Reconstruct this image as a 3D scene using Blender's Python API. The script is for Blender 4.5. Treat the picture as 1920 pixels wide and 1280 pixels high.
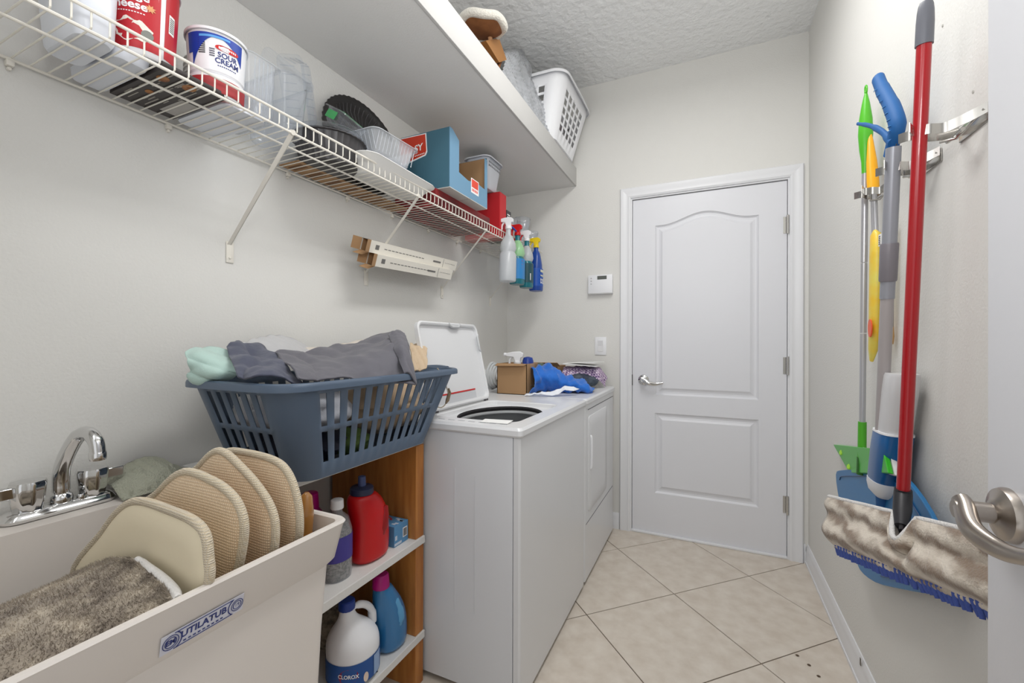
import bpy, bmesh, math, random
from mathutils import Vector, Matrix, noise
random.seed(7)
PI = math.pi
S = bpy.context.scene
COL = S.collection
for o in list(bpy.data.objects): bpy.data.objects.remove(o)

# ---------------------------------------------------------------- camera
F, CH = 804.5, 1.1618
YAW, PITCH, ROLL = .4319, .0019, .0028
fw = Vector((-math.sin(YAW)*math.cos(PITCH), math.cos(YAW)*math.cos(PITCH), math.sin(PITCH)))
rt = Vector((math.cos(YAW), math.sin(YAW), 0)); up = rt.cross(fw)
rt, up = math.cos(ROLL)*rt+math.sin(ROLL)*up, -math.sin(ROLL)*rt+math.cos(ROLL)*up
cam = bpy.data.cameras.new('camera'); camo = bpy.data.objects.new('camera', cam); COL.objects.link(camo)
cam.sensor_width = 36; cam.lens = F/1920*36; cam.clip_start = .02
camo.matrix_world = Matrix(((rt.x, up.x, -fw.x, 0), (rt.y, up.y, -fw.y, 0), (rt.z, up.z, -fw.z, CH), (0, 0, 0, 1)))
S.camera = camo
S.view_settings.view_transform = 'Standard'; S.view_settings.look = 'None'
S.view_settings.gamma = 1; S.view_settings.use_curve_mapping = False
S.view_settings.exposure = 0.0
# ---------------------------------------------------------------- world and lights
w = bpy.data.worlds.new('world'); S.world = w; w.use_nodes = True
w.node_tree.nodes['Background'].inputs[0].default_value = (.98, .99, 1, 1)
w.node_tree.nodes['Background'].inputs[1].default_value = .90
def area(name, loc, target, sx, sy, power, col=(1, 1, 1)):
    l = bpy.data.lights.new(name, 'AREA'); l.shape = 'RECTANGLE'; l.size = sx; l.size_y = sy
    l.energy = power; l.color = col
    o = bpy.data.objects.new(name, l); COL.objects.link(o); o.location = loc
    o.rotation_euler = (Vector(target)-Vector(loc)).to_track_quat('-Z', 'Y').to_euler(); return o
area('ceiling_lamp_light', (-.14, 1.30, 2.68), (-.14, 1.30, 0), .28, 1.14, 13.6, (1, .995, .98))
area('right_wall_fill', (-.70, .08, 1.9), (.4, 1.6, 1.35), .4, .8, 3.4, (1, 1, 1))  # unseen fill added inside the room to brighten the right wall
area('bounced_flash', (-.05, .0, 1.75), (-.05, 1.2, 2.81), .3, .3, 8, (1, 1, 1))

def at(px, py, **k):
    """the point of the room seen at a pixel of the photograph, on a plane of known x, y or z"""
    d = fw+rt*((px-960)/F)+up*((640-py)/F)
    a, v = list(k.items())[0]; i = 'xyz'.index(a)
    O = Vector((0, 0, CH)); return O+d*((v-O[i])/d[i])

# ---------------------------------------------------------------- materials
def lin(c):
    return tuple((v/12.92 if v <= .04045 else ((v+.055)/1.055)**2.4) for v in [x/255 for x in c])+(1,)
_m = {}
def mat(name, col, rough=.5, metal=0, bump=None, var=None, trans=0, spec=.5, coat=0, sheen=0, stretch=None, sss=0):
    """bump=(scale, strength[, detail]); var=(colour2, scale, contrast) mottles the colour"""
    if name in _m: return _m[name]
    m = bpy.data.materials.new(name); m.use_nodes = True; n = m.node_tree.nodes; l = m.node_tree.links
    b = n['Principled BSDF']; b.inputs['Base Color'].default_value = lin(col)
    b.inputs['Roughness'].default_value = rough; b.inputs['Metallic'].default_value = metal
    b.inputs['Specular IOR Level'].default_value = spec
    b.inputs['Transmission Weight'].default_value = trans
    b.inputs['Coat Weight'].default_value = coat; b.inputs['Sheen Weight'].default_value = sheen
    if sss: b.inputs['Subsurface Weight'].default_value = sss; b.inputs['Subsurface Radius'].default_value = (.01, .01, .01)
    tc = n.new('ShaderNodeTexCoord'); src = tc.outputs['Object']
    if stretch:
        mp = n.new('ShaderNodeMapping'); mp.inputs['Scale'].default_value = stretch
        l.new(src, mp.inputs['Vector']); src = mp.outputs['Vector']
    if var:
        t = n.new('ShaderNodeTexNoise'); t.inputs['Scale'].default_value = var[1]; t.inputs['Detail'].default_value = 5
        l.new(src, t.inputs['Vector'])
        r = n.new('ShaderNodeValToRGB'); c = var[2] if len(var) > 2 else .15
        r.color_ramp.elements[0].position = .5-c; r.color_ramp.elements[1].position = .5+c
        r.color_ramp.elements[0].color = lin(col); r.color_ramp.elements[1].color = lin(var[0])
        l.new(t.outputs['Fac'], r.inputs['Fac']); l.new(r.outputs['Color'], b.inputs['Base Color'])
    if bump:
        t = n.new('ShaderNodeTexNoise'); t.inputs['Scale'].default_value = bump[0]
        t.inputs['Detail'].default_value = bump[2] if len(bump) > 2 else 3
        l.new(src, t.inputs['Vector'])
        bp = n.new('ShaderNodeBump'); bp.inputs['Strength'].default_value = bump[1]; bp.inputs['Distance'].default_value = .004
        l.new(t.outputs['Fac'], bp.inputs['Height']); l.new(bp.outputs['Normal'], b.inputs['Normal'])
    _m[name] = m; return m
def clearmat(name, tint=(250, 252, 255), refl=.16, haze=.05, rough=.06):
    """thin clear plastic: see-through, fresnel reflection, slight milkiness"""
    if name in _m: return _m[name]
    m = bpy.data.materials.new(name); m.use_nodes = True; n = m.node_tree.nodes; l = m.node_tree.links
    n.clear(); out = n.new('ShaderNodeOutputMaterial')
    tr = n.new('ShaderNodeBsdfTransparent'); tr.inputs[0].default_value = lin(tint)
    gl = n.new('ShaderNodeBsdfGlossy'); gl.inputs['Roughness'].default_value = rough
    df = n.new('ShaderNodeBsdfDiffuse'); df.inputs[0].default_value = lin((225, 228, 232))
    lw = n.new('ShaderNodeLayerWeight'); lw.inputs[0].default_value = .5
    pw = n.new('ShaderNodeMath'); pw.operation = 'POWER'; pw.inputs[1].default_value = 3.2; l.new(lw.outputs['Facing'], pw.inputs[0])
    ad = n.new('ShaderNodeMath'); ad.operation = 'MULTIPLY_ADD'; ad.inputs[1].default_value = .55; ad.inputs[2].default_value = refl*.22
    l.new(pw.outputs[0], ad.inputs[0])
    m1 = n.new('ShaderNodeMixShader'); m1.inputs[0].default_value = haze
    l.new(tr.outputs[0], m1.inputs[1]); l.new(df.outputs[0], m1.inputs[2])
    m2 = n.new('ShaderNodeMixShader'); l.new(ad.outputs[0], m2.inputs[0])
    l.new(m1.outputs[0], m2.inputs[1]); l.new(gl.outputs[0], m2.inputs[2]); l.new(m2.outputs[0], out.inputs[0])
    _m[name] = m; return m
def wovenmat(name, col, col2, scale=260, strength=.8):
    if name in _m: return _m[name]
    m = mat(name, col, .85, sheen=.2); n = m.node_tree.nodes; l = m.node_tree.links; b = n['Principled BSDF']
    tc = n.new('ShaderNodeTexCoord'); hs = []
    for ax in 'XZ':
        wv = n.new('ShaderNodeTexWave'); wv.bands_direction = ax; wv.inputs['Scale'].default_value = scale/6.28
        l.new(tc.outputs['Object'], wv.inputs['Vector']); hs.append(wv)
    mx = n.new('ShaderNodeMath'); mx.operation = 'MULTIPLY'; l.new(hs[0].outputs['Fac'], mx.inputs[0]); l.new(hs[1].outputs['Fac'], mx.inputs[1])
    r = n.new('ShaderNodeValToRGB'); r.color_ramp.elements[0].color = lin(col2); r.color_ramp.elements[1].color = lin(col)
    r.color_ramp.elements[1].position = .35
    l.new(mx.outputs[0], r.inputs[0]); l.new(r.outputs[0], b.inputs['Base Color'])
    bp = n.new('ShaderNodeBump'); bp.inputs['Strength'].default_value = strength; bp.inputs['Distance'].default_value = .002
    l.new(mx.outputs[0], bp.inputs['Height']); l.new(bp.outputs['Normal'], b.inputs['Normal'])
    return m

WALL = mat('wall_paint', (226, 225, 221), .75, bump=(150, .22, 2))
CEIL = mat('ceiling_texture', (238, 239, 239), .85, bump=(26, 3.2, 4))
TRIM = mat('trim_white', (232, 233, 236), .35)
DOORW = mat('door_white', (226, 227, 232), .38, bump=(90, .05))
SHELFW = mat('shelf_white', (222, 221, 218), .5, bump=(120, .12))
TILE = mat('tile_beige', (224, 215, 203), .42, var=((207, 195, 181), 16, .20), bump=(60, .25, 5))
GROUT = mat('grout_brown', (112, 97, 84), .9, bump=(200, .2))
ENAMEL = mat('white_enamel', (226, 227, 229), .30, coat=.1)
ENAMEL2 = mat('white_enamel_panel', (216, 218, 222), .26, coat=.2)
WIREW = mat('white_coated_wire', (236, 232, 222), .4)
CHROME = mat('chrome', (215, 215, 215), .08, metal=1)
NICKEL = mat('brushed_nickel', (178, 170, 162), .28, metal=1)
STEEL = mat('galvanised_steel', (200, 198, 194), .25, metal=1)
SINK = mat('sink_plastic', (226, 219, 212), .38, bump=(60, .04))
WOOD = mat('pine_wood', (200, 136, 68), .45, var=((158, 92, 38), 6, .22), stretch=(6, 6, .8), bump=(30, .1))
BLUEB = mat('basket_blue', (84, 100, 120), .42)
WHITEP = mat('white_plastic', (238, 239, 242), .35)
WHITE2 = mat('milky_plastic', (226, 230, 238), .3, sss=.2)
CLEAR = clearmat('clear_plastic')
CLEAR2 = clearmat('clear_plastic_ribbed', haze=.22, refl=.25, rough=.15)
BAG = clearmat('clear_bag', haze=.35, refl=.3, rough=.2)
BLACKP = mat('black_plastic', (38, 36, 36), .3)
DARKP = mat('dark_plastic', (64, 62, 64), .4)
CARD = mat('brown_cardboard', (172, 136, 98), .8, bump=(80, .05))
CARDL = mat('pale_cardboard', (200, 198, 192), .75)
PAPER = mat('white_paper', (240, 240, 238), .7)
RED = mat('red_plastic', (196, 14, 20), .3)
REDM = mat('red_painted_metal', (170, 14, 26), .28, coat=.3)
NAVY = mat('navy_plastic', (36, 44, 74), .35)
INK = mat('black_ink', (28, 28, 34), .6)
INKB = mat('blue_ink', (46, 58, 120), .6)
INKW = mat('white_ink', (245, 245, 245), .6)
INKR = mat('red_ink', (204, 36, 34), .6)
REDBOX = mat('red_carton', (196, 36, 44), .5)

# ---------------------------------------------------------------- building helpers
ORG = {}
def link(name, ob, parent=None, loc=None):
    COL.objects.link(ob)
    if parent is not None: ob.parent = parent; ORG[ob] = ORG[parent]
    else:
        ob.location = loc if loc is not None else (0, 0, 0); ORG[ob] = Vector(ob.location)
    return ob
def tag(o, label=None, cat=None, group=None, kind=None):
    if label: o['label'] = label
    if cat: o['category'] = cat
    if group: o['group'] = group
    if kind: o['kind'] = kind
    return o
def thing(name, label, cat, loc, group=None):
    return tag(link(name, bpy.data.objects.new(name, None), None, Vector(loc)), label, cat, group)
def bmnew(): return bmesh.new()
def obj(name, bm, m, parent=None, loc=None, smooth=40, label=None, kind=None, solid=0, sub=0, bev=0):
    if parent is None and loc is None:
        vs = [v.co for v in bm.verts]
        loc = Vector(((min(v.x for v in vs)+max(v.x for v in vs))/2, (min(v.y for v in vs)+max(v.y for v in vs))/2, min(v.z for v in vs)))
    me = bpy.data.meshes.new(name); o = bpy.data.objects.new(name, me); link(name, o, parent, loc)
    bmesh.ops.recalc_face_normals(bm, faces=bm.faces)
    bmesh.ops.translate(bm, vec=-ORG[o], verts=bm.verts)
    bm.to_mesh(me); bm.free(); me.materials.append(m)
    if smooth:
        for p in me.polygons: p.use_smooth = True
        me.set_sharp_from_angle(angle=math.radians(smooth))
    if solid:
        md = o.modifiers.new('solid', 'SOLIDIFY'); md.thickness = solid; md.offset = 0
    if bev:
        md = o.modifiers.new('bevel', 'BEVEL'); md.width = bev; md.segments = 2; md.limit_method = 'ANGLE'
    if sub:
        md = o.modifiers.new('sub', 'SUBSURF'); md.levels = sub; md.render_levels = sub
    if label: o['label'] = label
    if kind: o['kind'] = kind
    return o
def struct(name, bm, m, parent=None, **k):
    o = obj(name, bm, m, parent, **k)
    if parent is None: o['kind'] = 'structure'
    return o
def box(bm, x0, x1, y0, y1, z0, z1, bev=0, seg=2, M=None):
    v = [bm.verts.new((x, y, z)) for x in (x0, x1) for y in (y0, y1) for z in (z0, z1)]
    fs = [bm.faces.new([v[i] for i in q]) for q in ((0, 1, 3, 2), (4, 6, 7, 5), (0, 4, 5, 1), (2, 3, 7, 6), (0, 2, 6, 4), (1, 5, 7, 3))]
    if M is not None: bmesh.ops.transform(bm, matrix=M, verts=v)
    if bev:
        es = list({e for f in fs for e in f.edges})
        bmesh.ops.bevel(bm, geom=es, offset=bev, segments=seg, affect='EDGES', profile=.5)
    return bm
def obox(bm, c, s, R=None, bev=0):
    M = Matrix.Translation(c) @ (R.to_4x4() if R is not None else Matrix.Identity(4))
    return box(bm, -s[0]/2, s[0]/2, -s[1]/2, s[1]/2, -s[2]/2, s[2]/2, bev, M=M)
def bx(*a, **k): return box(bmnew(), *a, **k)
def rings(bm, rs, cap0=True, cap1=True, closed=True):
    """join rings of equal length into a skin"""
    vr = [[bm.verts.new(p) for p in r] for r in rs]; n = len(rs[0])
    for a, b in zip(vr, vr[1:]):
        for i in range(n if closed else n-1):
            j = (i+1) % n
            try: bm.faces.new((a[i], a[j], b[j], b[i]))
            except ValueError: pass
    if closed:
        if cap0: bm.faces.new(vr[0][::-1])
        if cap1: bm.faces.new(vr[-1])
    return bm
def grid(bm, rows): return rings(bm, rows, closed=False)
def tube(bm, pts, r, seg=8, cap=True, flat=1, upv=None):
    """round or oval (flat<1) tube along a path; r may be a list"""
    pts = [Vector(p) for p in pts]; n = len(pts); rs = r if isinstance(r, (list, tuple)) else [r]*n
    t0 = (pts[1]-pts[0]).normalized()
    a = Vector(upv) if upv else (Vector((0, 0, 1)) if abs(t0.z) < .9 else Vector((1, 0, 0)))
    u = (a-t0*a.dot(t0)).normalized(); out = []
    for i, p in enumerate(pts):
        t = (pts[min(i+1, n-1)]-pts[max(i-1, 0)]).normalized()
        u = (u-t*u.dot(t)).normalized(); v = t.cross(u)
        out.append([p+u*(math.cos(k*2*PI/seg)*rs[i])+v*(math.sin(k*2*PI/seg)*rs[i]*flat) for k in range(seg)])
    return rings(bm, out, cap, cap)
def crom(p, n=6, closed=False):
    """smooth curve through points"""
    p = [Vector(q) for q in p]; N = len(p); out = []
    for i in range(N if closed else N-1):
        if closed: a, b, c, d = p[i-1], p[i], p[(i+1) % N], p[(i+2) % N]
        else: a, b, c, d = p[max(i-1, 0)], p[i], p[i+1], p[min(i+2, N-1)]
        for k in range(n):
            t = k/n; out.append(.5*((2*b)+(c-a)*t+(2*a-5*b+4*c-d)*t*t+(3*b-a-3*c+d)*t**3))
    if not closed: out.append(p[-1].copy())
    return out
def lathe(bm, prof, o, axis=(0, 0, 1), seg=24, rib=0, ribn=0, cap0=True, cap1=True, sy=1):
    """turn a profile of (radius, height)"""
    M = Vector(axis).to_track_quat('Z', 'Y').to_matrix() if tuple(axis) != (0, 0, 1) else Matrix.Identity(3)
    o = Vector(o); rs = []
    for r, z in prof:
        rs.append([o+M @ Vector((math.cos(a)*(r+rib*math.cos(a*ribn)), math.sin(a)*(r+rib*math.cos(a*ribn))*sy, z))
                   for a in [k*2*PI/seg for k in range(seg)]])
    return rings(bm, rs, cap0, cap1)
def rrect(x0, x1, y0, y1, r, z, nc=5, ns=1, nl=1):
    """rounded rectangle ring, counter-clockwise"""
    r = min(r, (x1-x0)/2-1e-4, (y1-y0)/2-1e-4); out = []
    cs = ((x1-r, y0+r, -PI/2), (x1-r, y1-r, 0), (x0+r, y1-r, PI/2), (x0+r, y0+r, PI))
    for cx, cy, a0 in cs:
        for k in range(nc+1): a = a0+k*PI/2/nc; out.append(Vector((cx+r*math.cos(a), cy+r*math.sin(a), z)))
    return out
def prism(bm, poly, off):
    poly = [Vector(p) for p in poly]; off = Vector(off)
    return rings(bm, [poly, [p+off for p in poly]])
def ell(c, a, b, z, n=20, e=2.0, rot=0):
    out = []
    for k in range(n):
        t = k*2*PI/n; ct, st = math.cos(t), math.sin(t)
        x = a*math.copysign(abs(ct)**(2/e), ct); y = b*math.copysign(abs(st)**(2/e), st)
        out.append(Vector((c[0]+x*math.cos(rot)-y*math.sin(rot), c[1]+x*math.sin(rot)+y*math.cos(rot), z)))
    return out
def text(name, s, size, m, parent, fn, align='CENTER', bold=0, label=None):
    """flat lettering; fn maps (u, v) in metres to a point of the surface"""
    c = bpy.data.curves.new('t', 'FONT'); c.body = s; c.size = size; c.align_x = align; c.align_y = 'CENTER'; c.offset = bold
    c.resolution_u = 3
    o = bpy.data.objects.new('t', c); COL.objects.link(o)
    me = bpy.data.meshes.new_from_object(o.evaluated_get(bpy.context.evaluated_depsgraph_get()))
    bpy.data.objects.remove(o)
    bm = bmnew(); bm.from_mesh(me); bpy.data.meshes.remove(me)
    for v in bm.verts: v.co = fn(v.co.x, v.co.y)
    return obj(name, bm, m, parent, smooth=0, label=label)
def plane_fn(o, u, v):
    o, u, v = Vector(o), Vector(u).normalized(), Vector(v).normalized()
    return lambda a, b: o+u*a+v*b
def patch(bm, ctrl, nu=6, nv=6, amp=0, freq=8, seed=0, ridge=0, rf=20, rdir=(1, 0, 0)):
    """cloth through a grid of points with noise wrinkles along the normal"""
    rows = [crom(r, nu) for r in ctrl]; cols = [crom([r[i] for r in rows], nv) for i in range(len(rows[0]))]
    g = [[cols[i][j].copy() for i in range(len(cols))] for j in range(len(cols[0]))]
    H, W = len(g), len(g[0]); out = []
    rd = Vector(rdir)
    for j in range(H):
        ro = []
        for i in range(W):
            p = g[j][i]; du = g[j][min(i+1, W-1)]-g[j][max(i-1, 0)]; dv = g[min(j+1, H-1)][i]-g[max(j-1, 0)][i]
            nn = du.cross(dv); nn = nn.normalized() if nn.length > 1e-9 else Vector((0, 0, 1))
            q = p*freq+Vector((seed*3.1, seed*1.7, seed))
            d = amp*noise.fractal(q, 1, 2, 3)
            if ridge:
                ph = p.dot(rd)*rf+2.5*noise.noise(p*5+Vector((seed, 0, 0)))
                d += ridge*(1-abs(math.sin(ph))**.7*1.6)
            ro.append(p+nn*d)
        out.append(ro)
    grid(bm, out); return out
def fuzz(bm, surf, n, ln, spread=.5, w=.0012, bias=(0, 0, 0)):
    """short pile standing on a grid of points"""
    H, W = len(surf), len(surf[0]); bias = Vector(bias)
    for _ in range(n):
        j = random.random()*(H-1); i = random.random()*(W-1); jj, ii = min(int(j), H-2), min(int(i), W-2); a, b = i-ii, j-jj
        p = (surf[jj][ii]*(1-a)+surf[jj][ii+1]*a)*(1-b)+(surf[jj+1][ii]*(1-a)+surf[jj+1][ii+1]*a)*b
        nn = (surf[jj][ii+1]-surf[jj][ii]).cross(surf[jj+1][ii]-surf[jj][ii]); nn = nn.normalized() if nn.length > 1e-9 else Vector((0, 0, 1))
        if fuzz.flip: nn = -nn
        d = (nn+Vector([random.uniform(-spread, spread) for _ in range(3)])+bias).normalized()*ln*random.uniform(.5, 1.1)
        s = d.cross(Vector([random.uniform(-1, 1) for _ in range(3)])).normalized()*w
        bm.faces.new([bm.verts.new(q) for q in (p-s, p+s, p+d)])
    return bm
fuzz.flip = False
def lump(bm, c, r, seed=0, amp=.18, n=20, m=14, freq=1.6, fold=0):
    """crumpled soft heap with fold ridges"""
    c = Vector(c); rs = []
    for j in range(1, m):
        th = PI*j/m; ring = []
        for i in range(n):
            a = 2*PI*i/n; d = Vector((math.sin(th)*math.cos(a), math.sin(th)*math.sin(a), math.cos(th)))
            k = 1+amp*noise.fractal(d*freq+Vector((seed*2.3, seed, 0)), 1, 2, 3)
            if fold: k += fold*(.5-abs(math.sin(4*noise.noise(d*1.3+Vector((seed, 1, 2)))+3*d.z+2*d.x)))
            ring.append(c+Vector((d.x*r[0], d.y*r[1], d.z*r[2]))*k)
        rs.append(ring)
    return rings(bm, rs)

XL, XR, YB, ZC, YF = -1.291, .475, 2.719, 2.815, -.55
# ================================================================ room shell
fl = struct('floor', bx(XL-.1, XR+.1, YF, YB+.15, -.06, -.003), GROUT, smooth=0)
def clip(poly, ax, val, keep_less):
    out = []
    for i in range(len(poly)):
        a, b = poly[i-1], poly[i]; ia = (a[ax] <= val) == keep_less; ib = (b[ax] <= val) == keep_less
        if ia != ib:
            t = (val-a[ax])/(b[ax]-a[ax]); out.append(a+(b-a)*t)
        if ib: out.append(b)
    return out
_w = {}
ts, gw = .4575, .0022; e1 = Vector((.715, .699)).normalized()*ts; e2 = Vector((-e1.y, e1.x))
for i in range(-8, 9):
    for j in range(-8, 9):
        o0 = Vector((-.148, 2.121))+e1*i+e2*j; u = e1.normalized()*gw; v = e2.normalized()*gw
        q = [o0+u+v, o0+e1-u+v, o0+e1+e2-u-v, o0+e2+u-v]; q0 = len(q)
        p = q
        for ax, val, kl in ((0, XL+.003, False), (0, XR-.003, True), (1, YF+.02, False), (1, YB+.05, True)):
            if len(p) > 2: p = clip(p, ax, val, kl)
        if len(p) < 3: continue
        ar = abs(sum(p[k-1].x*p[k].y-p[k].x*p[k-1].y for k in range(len(p))))/2
        if ar < .0006: continue
        dz = random.uniform(-.0004, .0004)
        whole = ar > (ts-2*gw)**2*.999
        if whole and 'm' in _w:
            t = bpy.data.objects.new('tile', _w['m']); COL.objects.link(t); t.parent = fl; t.location = Vector((o0.x, o0.y, dz))-ORG[fl]+Vector((0, 0, 0)); continue
        bm = bmnew(); prism(bm, [(a.x, a.y, -.006) for a in p], (0, 0, .006))
        if whole:
            bmesh.ops.translate(bm, vec=(-o0.x, -o0.y, 0), verts=bm.verts)
            t = obj('tile', bm, TILE, None, loc=(0, 0, 0), smooth=0); t.parent = fl
            t.location = Vector((o0.x, o0.y, dz))-ORG[fl]; _w['m'] = t.data
        else: obj('tile', bm, TILE, fl, smooth=0)
struct('wall_left', bx(XL-.12, XL, YF, YB+.12, -.003, ZC), WALL, smooth=0)
struct('wall_right', bx(XR, XR+.12, YF, YB+.12, -.003, ZC), WALL, smooth=0)
struct('ceiling', bx(XL-.12, XR+.12, YF, YB+.12, ZC, ZC+.1), CEIL, smooth=0)
DX0, DX1, DZ = -.437, .381, 2.045
bm = bmnew()
box(bm, XL, DX0-.018, YB, YB+.12, 0, ZC); box(bm, DX1+.018, XR, YB, YB+.12, 0, ZC); box(bm, DX0-.018, DX1+.018, YB, YB+.12, DZ+.018, ZC)
struct('wall_back', bm, WALL, smooth=0)
# the wall behind the camera, with the doorway the photograph is taken through
bm = bmnew(); box(bm, XL, -.72, YF-.1, YF, -.003, ZC); box(bm, .42, XR, YF-.1, YF, -.003, ZC); box(bm, -.72, .42, YF-.1, YF, 2.1, ZC)
struct('wall_front', bm, WALL, smooth=0)

# ---- door and casing in the back wall
def fill(bm, loops):
    es = []
    for lp in loops:
        vs = [bm.verts.new(p) for p in lp]
        for i in range(len(vs)): es.append(bm.edges.new((vs[i-1], vs[i])))
    bmesh.ops.triangle_fill(bm, edges=es, use_beauty=True)
def panel_loops(x0, x1, z0, z1, arch, y):
    def loop(off, dep):
        a0, a1, b0, b1 = x0+off, x1-off, z0+off, z1-off; out = [Vector((a0, y+dep, b0)), Vector((a1, y+dep, b0))]
        N = 24 if arch else 1
        for k in range(N+1):
            x = a1+(a0-a1)*k/N; t = (x-(x0+x1)/2)/((x1-x0)/2)
            out.append(Vector((x, y+dep, b1+arch*(.5+.5*math.cos(PI*max(-1, min(1, t/.86)))))))
        return out
    return [loop(0, 0), loop(.003, .005), loop(.010, .0105), loop(.020, .0115), loop(.030, .009), loop(.042, .0025)]
d1 = struct('door_1', bx(DX0+.003, DX1-.003, YB+.0215, YB+.045, .012, DZ-.004), DOORW)
bm = bmnew(); yy = YB+.009
L1 = panel_loops(-.302, .246, .847, 1.872, .056, yy); L2 = panel_loops(-.302, .246, .252, .737, 0, yy)
fill(bm, [[Vector((DX0+.003, yy, .012)), Vector((DX1-.003, yy, .012)), Vector((DX1-.003, yy, DZ-.004)), Vector((DX0+.003, yy, DZ-.004))], L1[0], L2[0]])
for L in (L1, L2): rings(bm, L, cap0=False, cap1=True)
bmesh.ops.remove_doubles(bm, verts=bm.verts, dist=1e-5)
obj('panel_face', bm, DOORW, d1, smooth=14)
def lever(root, c, nrm, along, m, flip=1, r=.033, ln=.115, big=False):
    """rose, neck and curved lever"""
    nrm, along = Vector(nrm).normalized(), Vector(along).normalized(); c = Vector(c); z = Vector((0, 0, 1))
    obj('rose', lathe(bmnew(), [(r, 0), (r, .004), (r*.93, .009), (r*.55, .014), (r*.42, .017)], c, nrm, 32), m, root)
    obj('neck', lathe(bmnew(), [(.0125, .014), (.0125, .040), (.0135, .046), (.011, .053)], c, nrm, 24), m, root)
    b = c+nrm*.043
    pts = crom([b-along*.010+z*.012, b+z*.004, b+along*ln*.3-z*.014+nrm*.006, b+along*ln*.65-z*.020-nrm*.002, b+along*ln-z*.010-nrm*.008], 6)
    rr = [.009+.0055*math.sin(PI*min(1, (i+4)/len(pts))) for i in range(len(pts))]
    obj('lever', tube(bmnew(), pts, rr, 14, flat=.72, upv=(0, 0, 1)), m, root)
dh = link('handle', bpy.data.objects.new('door_handle', None), d1)
lever(dh, (-.368, YB+.008, .935), (0, -1, 0), (1, 0, 0), CHROME, r=.032)
obj('latch_plate', bx(DX0-.004, DX0+.004, YB+.0, YB+.012, .90, .965), BLACKP, d1)
cs = struct('trim_1', bx(DX0-.018, DX0, YB-.002, YB+.11, 0, DZ), TRIM)
for nm, a in (('jamb', (DX1, DX1+.018, YB-.002, YB+.11, 0, DZ)), ('jamb', (DX0-.018, DX1+.018, YB-.002, YB+.11, DZ, DZ+.018)),
              ('stop', (DX0, DX1, YB+.046, YB+.06, 0, .01))):
    obj(nm, bx(*a), TRIM, cs)
prof = [(0, 0), (0, .010), (.010, .015), (.022, .011), (.034, .013), (.048, .017), (.058, .017), (.064, .010), (.064, 0)]
def sweep(bm, path, outward, prof, y):
    """door casing: profile swept round a mitred path"""
    rs = []
    for p, o in zip(path, outward): rs.append([Vector((p[0]+o[0]*a, y-b, p[1]+o[1]*a)) for a, b in prof])
    return rings(bm, rs)
a0, a1, zt = DX0-.008, DX1+.008, DZ+.008
obj('casing', sweep(bmnew(), [(a0, 0), (a0, zt)], [(-1, 0), (-1, 1)], prof, YB), TRIM, cs)
obj('casing', sweep(bmnew(), [(a0, zt), (a1, zt)], [(-1, 1), (1, 1)], prof, YB), TRIM, cs)
obj('casing', sweep(bmnew(), [(a1, zt), (a1, 0)], [(1, 1), (1, 0)], prof, YB), TRIM, cs)
for z in (1.80, 1.04, .29):
    h = obj('hinge', tube(bmnew(), [(DX1-.001, YB-.006, z-.05), (DX1-.001, YB-.006, z+.05)], .0065, 10), STEEL, d1)
    bm = bmnew(); box(bm, DX1-.02, DX1+.012, YB+.0065, YB+.0085, z-.045, z+.045)
    obj('hinge_leaf', bm, STEEL, h)
    bm = bmnew()
    for k in (-.03, -.01, .01, .03): lathe(bm, [(.0072, -.0008), (.0072, .0008)], (DX1-.001, YB-.006, z+k), seg=10)
    obj('knuckle', bm, STEEL, h)
thr = obj('threshold', bx(DX0, DX1, YB-.006, YB+.11, 0, .012, .003), TRIM, cs)
# baseboards
def base(name, p0, p1, n, h=.098):
    p0, p1, n = Vector(p0), Vector(p1), Vector(n); pr = [(0, 0), (.013, 0), (.013, h*.62), (.010, h*.70), (.011, h*.78), (.007, h*.9), (.004, h), (0, h)]
    bm = bmnew(); rings(bm, [[p+n*a+Vector((0, 0, b)) for a, b in pr] for p in (p0, p1)])
    return struct(name, bm, TRIM, smooth=50)
bb = base('baseboard_right', (XR, YF+.01, 0), (XR, YB, 0), (-1, 0, 0))
obj('shoe_strip', bx(XR-.0165, XR-.013, YF+.01, YB, 0, .012), TRIM, bb)
base('baseboard_back', (DX1+.074, YB, 0), (XR-.014, YB, 0), (0, -1, 0))
base('baseboard_left', (XL, YF+.01, 0), (XL, YB, 0), (1, 0, 0))
bb = base('baseboard_back_left', (XL+.014, YB, 0), (DX0-.074, YB, 0), (0, -1, 0))
bb.name = 'trim_2'
# the opened door at the right edge of the view
HG, FE = Vector((.352, -.06, 0)), Vector((.344, .803, 0))
dd = (FE-HG).normalized(); dn = Vector((-dd.y, dd.x, 0))      # dn points to the room (left)
R2 = Matrix((dd, dn, (0, 0, 1))).transposed()
bm = bmnew(); Ld = (FE-HG).length
box(bm, 0, Ld, -.036, 0, .012, 2.04, .0015, M=Matrix.Translation(HG) @ R2.to_4x4())
d2 = struct('door_2', bm, DOORW)
h2 = link('handle', bpy.data.objects.new('door_handle', None), d2)
lever(h2, FE-dd*.047+Vector((0, 0, .945)), dn, -dd, NICKEL, r=.034)

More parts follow.
